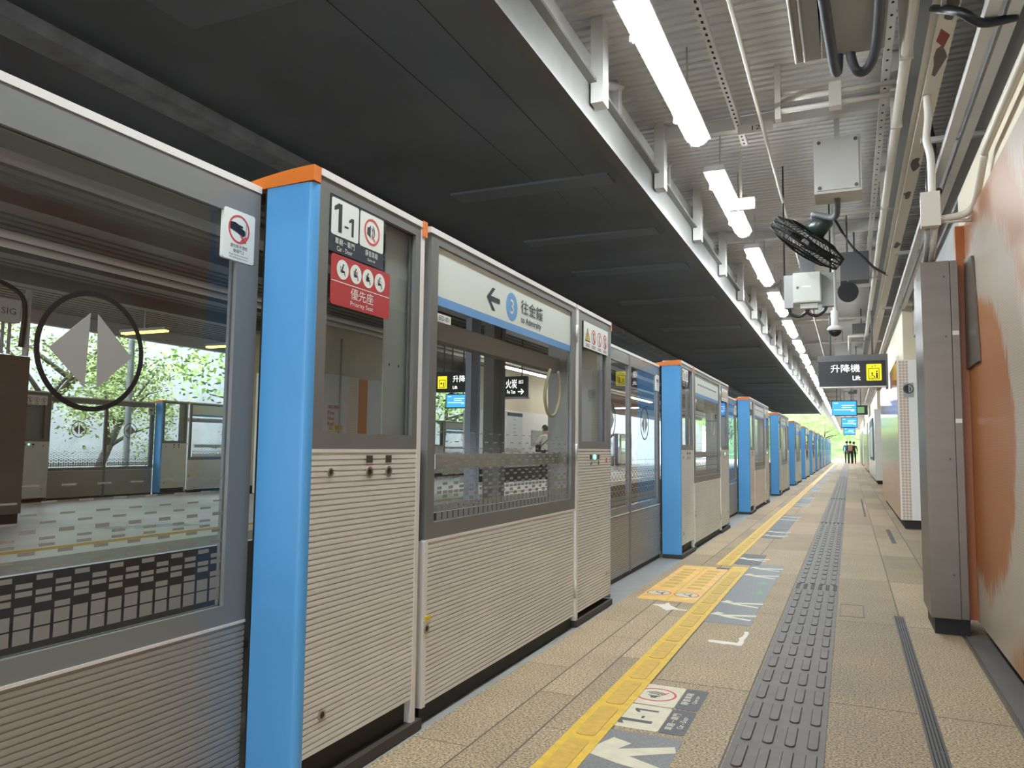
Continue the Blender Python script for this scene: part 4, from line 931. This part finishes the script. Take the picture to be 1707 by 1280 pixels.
# cream pillar with help phone
t = thing('cream_pillar', 'cream pillar with dark base behind first door frame', 'pillar', (-11.0, 11.9, 0)); MB().box(-.5, 0, 0, 1.2, .16, 3.3).build('shaft', M['cream'], t); MB().box(-.5, .02, -.02, 1.22, 0, .16).build('base', M['dark'], t)
t = thing('help_phone', 'grey help phone panel mounted on the cream pillar', 'phone', (-11.02, 11.88, 0)); F = FS(0)
MB().box(-.30, -.02, -.09, -.015, .85, 1.62).build('case', M['grey'], t); MB().box(-.28, -.05, -.02, 0, 1.66, 2.1).build('notice', M['black'], t)
for z in (1.5, 1.32, 1.15, .98): MB().prism(FS(-.09), rect(-.22, -.10, z-.05, z+.04), 0, .004).build('button_plate', M['dgrey'], t)
# wall block seen through the first window
t = thing('wall_block', 'white wall block with orange stripe seen through first gate window', 'wall', (-8.8, 11.0, 0)); F = FE(0)
MB().box(-1.2, 0, 0, 2.5, .1, 2.30).build('cladding', M['whitewall'], t); MB().box(-1.1, -.03, .03, 2.45, 0, .1).build('plinth', M['dark'], t); MB().box(-1.15, -.02, .02, 2.48, 2.30, 3.34).build('upper_wall', M['cream'], t)
MB().prism(F, rect(1.52, 1.82, .12, 2.29), 0, .003).build('orange_stripe', mat('orange stripe', (.68, .25, .06), .4), t); MB().prism(F, rect(1.18, 1.46, .12, 2.29), 0, .003).build('lattice_stripe', M['check_o'], t)
MB().tube([(.03, .88, .1), (.03, .88, 3.0)], .02, 8).build('riser_pipe', M['grey'], t)
t = thing('hose_reel_notice', 'red lettered fire hose reel notice with yellow warning labels', 'notice', (-8.795, 11.42, 0)); F = FE(0)
for i, (s_, z) in enumerate((('消防喉轆', 1.66), ('Fire', 1.55), ('Hose', 1.45), ('Reel', 1.35))): text(s_, F, .14, z, .07, M['redink'], t, w=.36 if i == 0 else .19, align='l' if 0 else 'l', bold=.01)
for z in (1.15, 1.27): MB().prism(F, rect(.36, .6, z, z+.09), 0, .004).build('yellow_label', M['yellow'], t); 
for z in (1.15, 1.27): MB().prism(F, [(.18, z), (.30, z), (.24, z+.09)], 0, .004).build('warning_triangle', M['yellow'], t)
# wall block with map, panel, person
t = thing('wall_block', 'white wall block with route map on the opposite platform', 'wall', (-8.8, 19.3, 0)); F = FE(0)
MB().box(-1.2, 0, 0, 5.0, .42, 2.02).build('cladding', M['whitewall'], t); MB().box(-1.1, -.03, .03, 4.95, 0, .42).build('plinth', M['dark'], t); MB().box(-1.15, -.02, .02, 4.98, 2.02, 3.34).build('upper_wall', M['cream'], t)
t = thing('route_map', 'tall pale route map board with dark header on the white block', 'map', (-8.8, 19.55, 0)); MB().prism(F, rect(0, 1.12, .93, 1.98), .0, .05).build('board', M['maproom'], t); MB().prism(F, rect(.02, 1.10, 1.86, 1.96), .05, .055).build('header', M['navy'], t)
for z in (1.75, 1.6, 1.5, 1.4, 1.3): MB().prism(F, rect(.45, .62, z, z+.03), .05, .053).build('map_mark', M['grey'], t)
tag(MB().ring(FE(-8.8), rect(21.45, 22.6, 1.02, 1.5), rect(21.5, 22.55, 1.07, 1.45), 0, .03).prism(FE(-8.8), rect(21.5, 22.55, 1.07, 1.45), 0, .015).build('wall_recess_panel', M['inner']), 'grey recessed panel on white block beside the waiting person', 'panel')
for k, (y, d, w) in enumerate(((11.65, .34, .055), (12.46, .5, .10))):
    t = thing('steel_post', ['pale blue grey roof post behind lift sign across the track', 'darker roof post right of the pale blue one'][k], 'column', (-5.95, y, 0)); MB().box(-w, w, 0, .012, 0, 3.4).box(-w, w, d, d+.012, 0, 3.4).box(-.006, .006, .012, d, 0, 3.4).build('web', mat('post paint', (.40, .46, .55) if k == 0 else (.26, .255, .24), .5), t); MB().box(-.2, .2, -.04, .5, 0, .02).build('base_plate', M['dgrey'], t)
t = thing('lift_sign', 'small black lift sign with yellow panel across the track', 'sign', (-7.0, 13, 0)); F = FS(0)
MB().box(-.34, .46, 0, .12, 2.03, 2.42).build('case', M['black'], t); p = MB().prism(F, rect(-.30, -.10, 2.10, 2.34), 0, .004).build('lift_panel', M['lityel'], t); MB().ring(F, rect(-.27, -.13, 2.12, 2.27), rect(-.26, -.14, 2.13, 2.26), .004, .006).poly(F, cp(-.22, 2.2, .02, 10), .006).poly(F, rect(-.18, -.16, 2.14, 2.22), .006).build('lift_pictogram', M['ink'], p)
text('升降機', F, .03, 2.22, .13, M['lit'], t, w=.40, align='l'); text('Lift', F, .03, 2.09, .06, M['lit'], t, w=.1, align='l', bold=.01)
for x in (-.2, .3): MB().tube([(x, .06, 2.4), (x, .06, 3.34)], .014, 6).build('hanger', M['dgrey'], t)
t = tv(-7.0, 13.2, 1.87, .42, .24, 'blue screen under the lift sign across the track')
t = thing('station_sign', 'dark green station name sign across the track with arrow', 'sign', (-6.7, 15, 0)); F = FS(0)
MB().box(-.38, .42, 0, .14, 2.06, 2.5).build('case', mat('dark green enamel', (.01, .03, .022), .4), t); text('火炭', F, -.05, 2.24, .20, M['lit'], t, w=.26, align='l', bold=.004); text('Fo Tan', F, -.02, 2.13, .075, M['lit'], t, w=.19, align='l', bold=.004)
text('出口', Fr((0, 0, 0), (1, 0, 0), (0, 0, 1)), .30, 2.34, .08, M['lit'], t, w=.1); MB().stroke(F, [(.24, 2.17), (.36, 2.17)], .02, .003).stroke(F, [(.31, 2.22), (.36, 2.17), (.31, 2.12)], .02, .0035).build('arrow', M['lit'], t)
MB().box(-.42, .45, -.02, .16, 2.02, 2.06).build('bottom_trim', M['alu'], t)
for x in (-.2, .3): MB().tube([(x, .06, 2.5), (x, .06, 3.34)], .014, 6).build('hanger', M['dgrey'], t)

# ------------------------------------------------------------------ outdoors
struct(MB().box(-23, -22.5, -30, 130, -1.3, 5.2).build('wall_retaining', M['concrete']))
b = MB(); b.face([(-22.6, -40, 5.0), (-22.6, 160, 5.0), (-60, 160, 24), (-60, -40, 24)]); struct(b.build('ground_hillside', M['hill']))
b = MB(); b.face([(-18, 128, -1), (30, 128, -1), (50, 196, 22), (-40, 196, 22)]); struct(b.build('ground_hillside', M['hill']))
b = MB(); b.face([(-70, -60, -1.4), (70, -60, -1.4), (70, 200, -1.4), (-70, 200, -1.4)]); struct(b.build('ground', M['ballast']))
def tree(loc, h, r, label, mt, seed, lean=(0, 0), leaves=6500, trunk_r=.16):
    random.seed(seed); t = thing('tree', label, 'tree', loc, 0, 'trees beyond the opposite platform')
    b = MB(); top = Vector((lean[0], lean[1], h*.62))
    tr = smooth([(0, 0, 0), (lean[0]*.15, lean[1]*.1, h*.2), (lean[0]*.6, lean[1]*.5, h*.4), top], 5)
    b.tube(tr, [trunk_r*(1-.6*i/(len(tr)-1)) for i in range(len(tr))], 8); tips = [top]
    for k in range(9):
        p0 = tr[random.randrange(len(tr)//2, len(tr))]; a = random.uniform(0, 6.28); L = r*random.uniform(.5, .95)
        p1 = p0+Vector((math.cos(a)*L, math.sin(a)*L, random.uniform(.1, .5)*h*.5)); b.tube([p0, (p0+p1)/2+Vector((0, 0, .1)), p1], [trunk_r*.4, trunk_r*.25, .02], 6); tips.append(p1)
    b.build('trunk', M['bark'], t)
    b = MB()
    cl = [(tp+Vector((random.gauss(0, r*.25), random.gauss(0, r*.25), random.gauss(0, h*.09)))) for tp in tips for _ in range(4)]
    for i in range(leaves):
        c = random.choice(cl); d = Vector((random.gauss(0, 1), random.gauss(0, 1), random.gauss(0, .8))); d = d.normalized()*random.random()**.5*r*.32
        p = c+d; s = random.uniform(.03, .07)*(1 if h < 8 else 1.9); x = Vector((random.gauss(0, 1), random.gauss(0, 1), random.gauss(0, .6))).normalized(); y = x.orthogonal().normalized()
        b.face([p-x*s, p-y*s*.45, p+x*s, p+y*s*.45])
    b.build('foliage', mt, t); return t
tree((-17.2, 10.0, -1.3), 6.3, 2.0, 'leaning tree with forked trunk behind the backlit gates', M['leaf2'], 1, (.6, 2.4), 6000)
tree((-18.9, 14.6, -1.3), 6.8, 1.7, 'leafy tree right of the leaning tree beyond the backlit gates', M['leaf2'], 2, (.5, 1.0))
tree((-18.9, 7.4, -1.3), 6.2, 1.5, 'slender tree at the left beyond the backlit gates', M['leaf'], 3, (.3, .4))
for k, (x, y) in enumerate(((-17.5, 20), (-18.5, 26), (-17.8, 32), (-18.8, 39), (-18, 47))):
    tree((x, y, -1.3), 8, 2.9, 'bushy green tree behind the station name sign, %s of five' % ORD[k].replace('nearest', 'first'), M['leaf'], 10+k, (.3, .3), 4200)
for k, (x, y, h) in enumerate(((-3.6, 118, 8), (-9, 114, 8.5), (-16, 112, 10), (2.5, 122, 8))):
    tree((x, y, -1.3), h, 3.6, 'distant tree at the open end of the track, %s from left' % ['third', 'second', 'first', 'fourth'][k], M['leaf2'] if k % 2 else M['leaf'], 30+k, (.4, .3), 5200, .2)['group'] = 'trees at the end of the track'
for k, y in enumerate((12.6, 33.5)): tag(MB().tube([(-15.2 if k == 0 else -3.9, y, -1.3), (-15.2 if k == 0 else -3.9, y, 6 if k == 0 else 3.5)], .07 if k == 0 else .12, 10).build('mast', M['concrete']), ['pale lamp mast before the retaining wall beyond the backlit gates', 'grey post standing by the track beyond the third blue panel'][k], 'mast')

# ------------------------------------------------------------------ people
def person(loc, rz, h, label, top, legs, arms, seed=0, stride=.12, hair=True, holds=None):
    t = thing('person', label, 'person', loc, rz); s = h/1.7
    V = []; E = []; R = []
    def add(p, r, parent=None):
        V.append((p[0]*s, p[1]*s, p[2]*s)); R.append(r*s)
        if parent is not None: E.append((parent, len(V)-1))
        return len(V)-1
    pel = add((0, 0, .93), .125); wa = add((0, 0, 1.08), .115, pel); ch = add((0, -.01, 1.27), .14, wa); nk = add((0, 0, 1.43), .055, ch); hd0 = add((0, .015, 1.52), .075, nk); hd = add((0, .02, 1.60), .085, hd0)
    for sg, st in ((-1, stride), (1, -stride)):
        hp = add((sg*.085, 0, .86), .095, pel); kn = add((sg*.09, st*.55+.02, .48), .062, hp); an = add((sg*.09, st, .09), .042, kn); add((sg*.095, st+.10, .045), .038, an)
        shd = add((sg*.17, -.01, 1.37), .06, ch); pts = arms[0 if sg < 0 else 1]; el = add((sg*(.23+pts[0][0]), pts[0][1], pts[0][2]), .042, shd); wr = add((sg*(.22+pts[1][0]), pts[1][1], pts[1][2]), .03, el)
        d = (Vector(V[wr])/s-Vector(V[el])/s).normalized(); sd = d.cross(Vector((0, 1, 0)))
        sd = sd.normalized() if sd.length > .1 else Vector((1, 0, 0))
        pm = add(tuple(Vector(V[wr])/s+d*.06), .03, wr)
        for q in range(4): add(tuple(Vector(V[pm])/s+d*(.075-.008*abs(q-1.5))+sd*(.018*(q-1.5))+Vector((0, .02, 0))), .0085, pm)
        add(tuple(Vector(V[wr])/s+d*.05+sd*.05*-sg), .009, wr)
    me = bpy.data.meshes.new('body'); me.from_pydata(V, E, []); o = bpy.data.objects.new('body', me); C.objects.link(o)
    sk = o.modifiers.new('s', 'SKIN'); sub = o.modifiers.new('u', 'SUBSURF'); sub.levels = 2
    for i, sv in enumerate(me.skin_vertices[0].data): sv.radius = (R[i], R[i]*(.72 if i in (pel, wa, ch) else 1)); sv.use_root = (i == pel)
    me2 = bpy.data.meshes.new_from_object(o.evaluated_get(bpy.context.evaluated_depsgraph_get())); bpy.data.objects.remove(o)
    ms = [M['skin'], top, legs, M['black']]
    for m_ in ms: me2.materials.append(m_)
    for p in me2.polygons:
        z = p.center.z/s; ax = abs(p.center.x)/s; p.use_smooth = True
        p.material_index = 3 if z < .085 else 2 if z < .95 and ax < .2 else 0 if z > 1.42 else 1
        if ax > .195 and (z < 1.12) : p.material_index = 0 if z < .98 or holds else 1
    o = bpy.data.objects.new('body', me2); C.objects.link(o); o.parent = t
    b = MB(); c = Vector((0, .0, 1.615))*s
    for i in range(7):
        pass
    sph = bmesh.ops.create_icosphere(b.bm, subdivisions=3, radius=.108*s)
    for v in b.bm.verts:
        q = v.co.copy(); v.co = Vector((q.x*.86, q.y*.98, q.z*1.05))+c
    bmesh.ops.delete(b.bm, geom=[v for v in b.bm.verts if v.co.z < c.z-.02*s and v.co.y > c.y-.02*s or v.co.z < c.z-.085*s], context='VERTS')
    for f in b.bm.faces: f.smooth = True
    b.build('hair', M['hair'], t)
    fy = .02+.085
    f = MB(); 
    for sg in (-1, 1): f.prism(Fr((0, fy*s, 0), (-1, 0, 0), (0, 0, 1)), cp(sg*.03*s, 1.60*s, .009*s, 8), -.01, .003)
    f.build('eyes', M['black'], t)
    MB().tube([(0, (fy-.005)*s, 1.60*s), (0, (fy+.018)*s, 1.565*s), (0, (fy-.01)*s, 1.555*s)], [.006*s, .012*s, .008*s], 6).build('nose', M['skin'], t)
    MB().prism(Fr((0, fy*s, 0), (-1, 0, 0), (0, 0, 1)), rect(-.022*s, .022*s, 1.525*s, 1.533*s), -.02, .0).build('mouth', M['rust'], t)
    for sg in (-1, 1): MB().tube([(sg*.082*s, .01*s, 1.63*s), (sg*.095*s, .0, 1.60*s), (sg*.084*s, .01*s, 1.565*s)], [.01*s, .016*s, .01*s], 6).build('ear', M['skin'], t)
    return t
down = ((0, .03, 1.10), (0, .10, .86)); hold = ((-.02, .10, 1.12), (-.12, .30, 1.18))
person((-.22, 64.2, 0), 0, 1.72, 'walker in blue at the far end, left of the backpack', M['bluecloth'], M['darkcloth'], (down, down))
person((.02, 62, 0), 0, 1.70, 'distant walker in dark clothes carrying a tan backpack', M['darkcloth'], M['darkcloth'], (down, down), stride=-.12)
person((.27, 63.0, 0), 0, 1.66, 'distant walker in black, right of the backpack', M['darkcloth'], M['darkcloth'], (down, down))
t = thing('backpack', 'tan backpack on the middle distant walker', 'bag', (.02, 62, 0)); b = MB(); b.prism(Fr((0, -.10, 0), (1, 0, 0), (0, 0, 1)), rr(-.15, .15, .95, 1.42, .08), 0, .16); b.build('bag_body', M['tancloth'], t); MB().prism(Fr((0, -.26, 0), (1, 0, 0), (0, 0, 1)), rr(-.11, .11, 1.0, 1.2, .05), 0, .05).build('pocket', M['tancloth'], t)
person((-8.35, 21.45, 0), math.radians(55), 1.64, 'person in white shirt using a phone by the white block', M['shirt'], M['darkcloth'], (hold, hold), stride=.02, holds=True)
t = thing('shoulder_bag', 'black shoulder bag worn across the person in white', 'bag', (-8.35, 21.45, 0), math.radians(55)); MB().prism(Fr((0, .12, 0), (1, 0, 0), (0, 0, 1)), rr(-.26, -.03, .84, 1.06, .04), 0, .1).build('bag_body', M['black'], t)
MB().tube(smooth([(-.14, .10, 1.04), (.0, .14, 1.22), (.12, .06, 1.42), (.12, -.08, 1.40), (.0, -.13, 1.2), (-.2, -.02, 1.0)], 5), .014, 6).build('strap', M['black'], t)
t = tag(MB().box(-8.62, -8.55, 21.57, 21.58, 1.14, 1.27).build('mobile_phone', M['black']), 'small dark phone held by the person in white', 'phone')
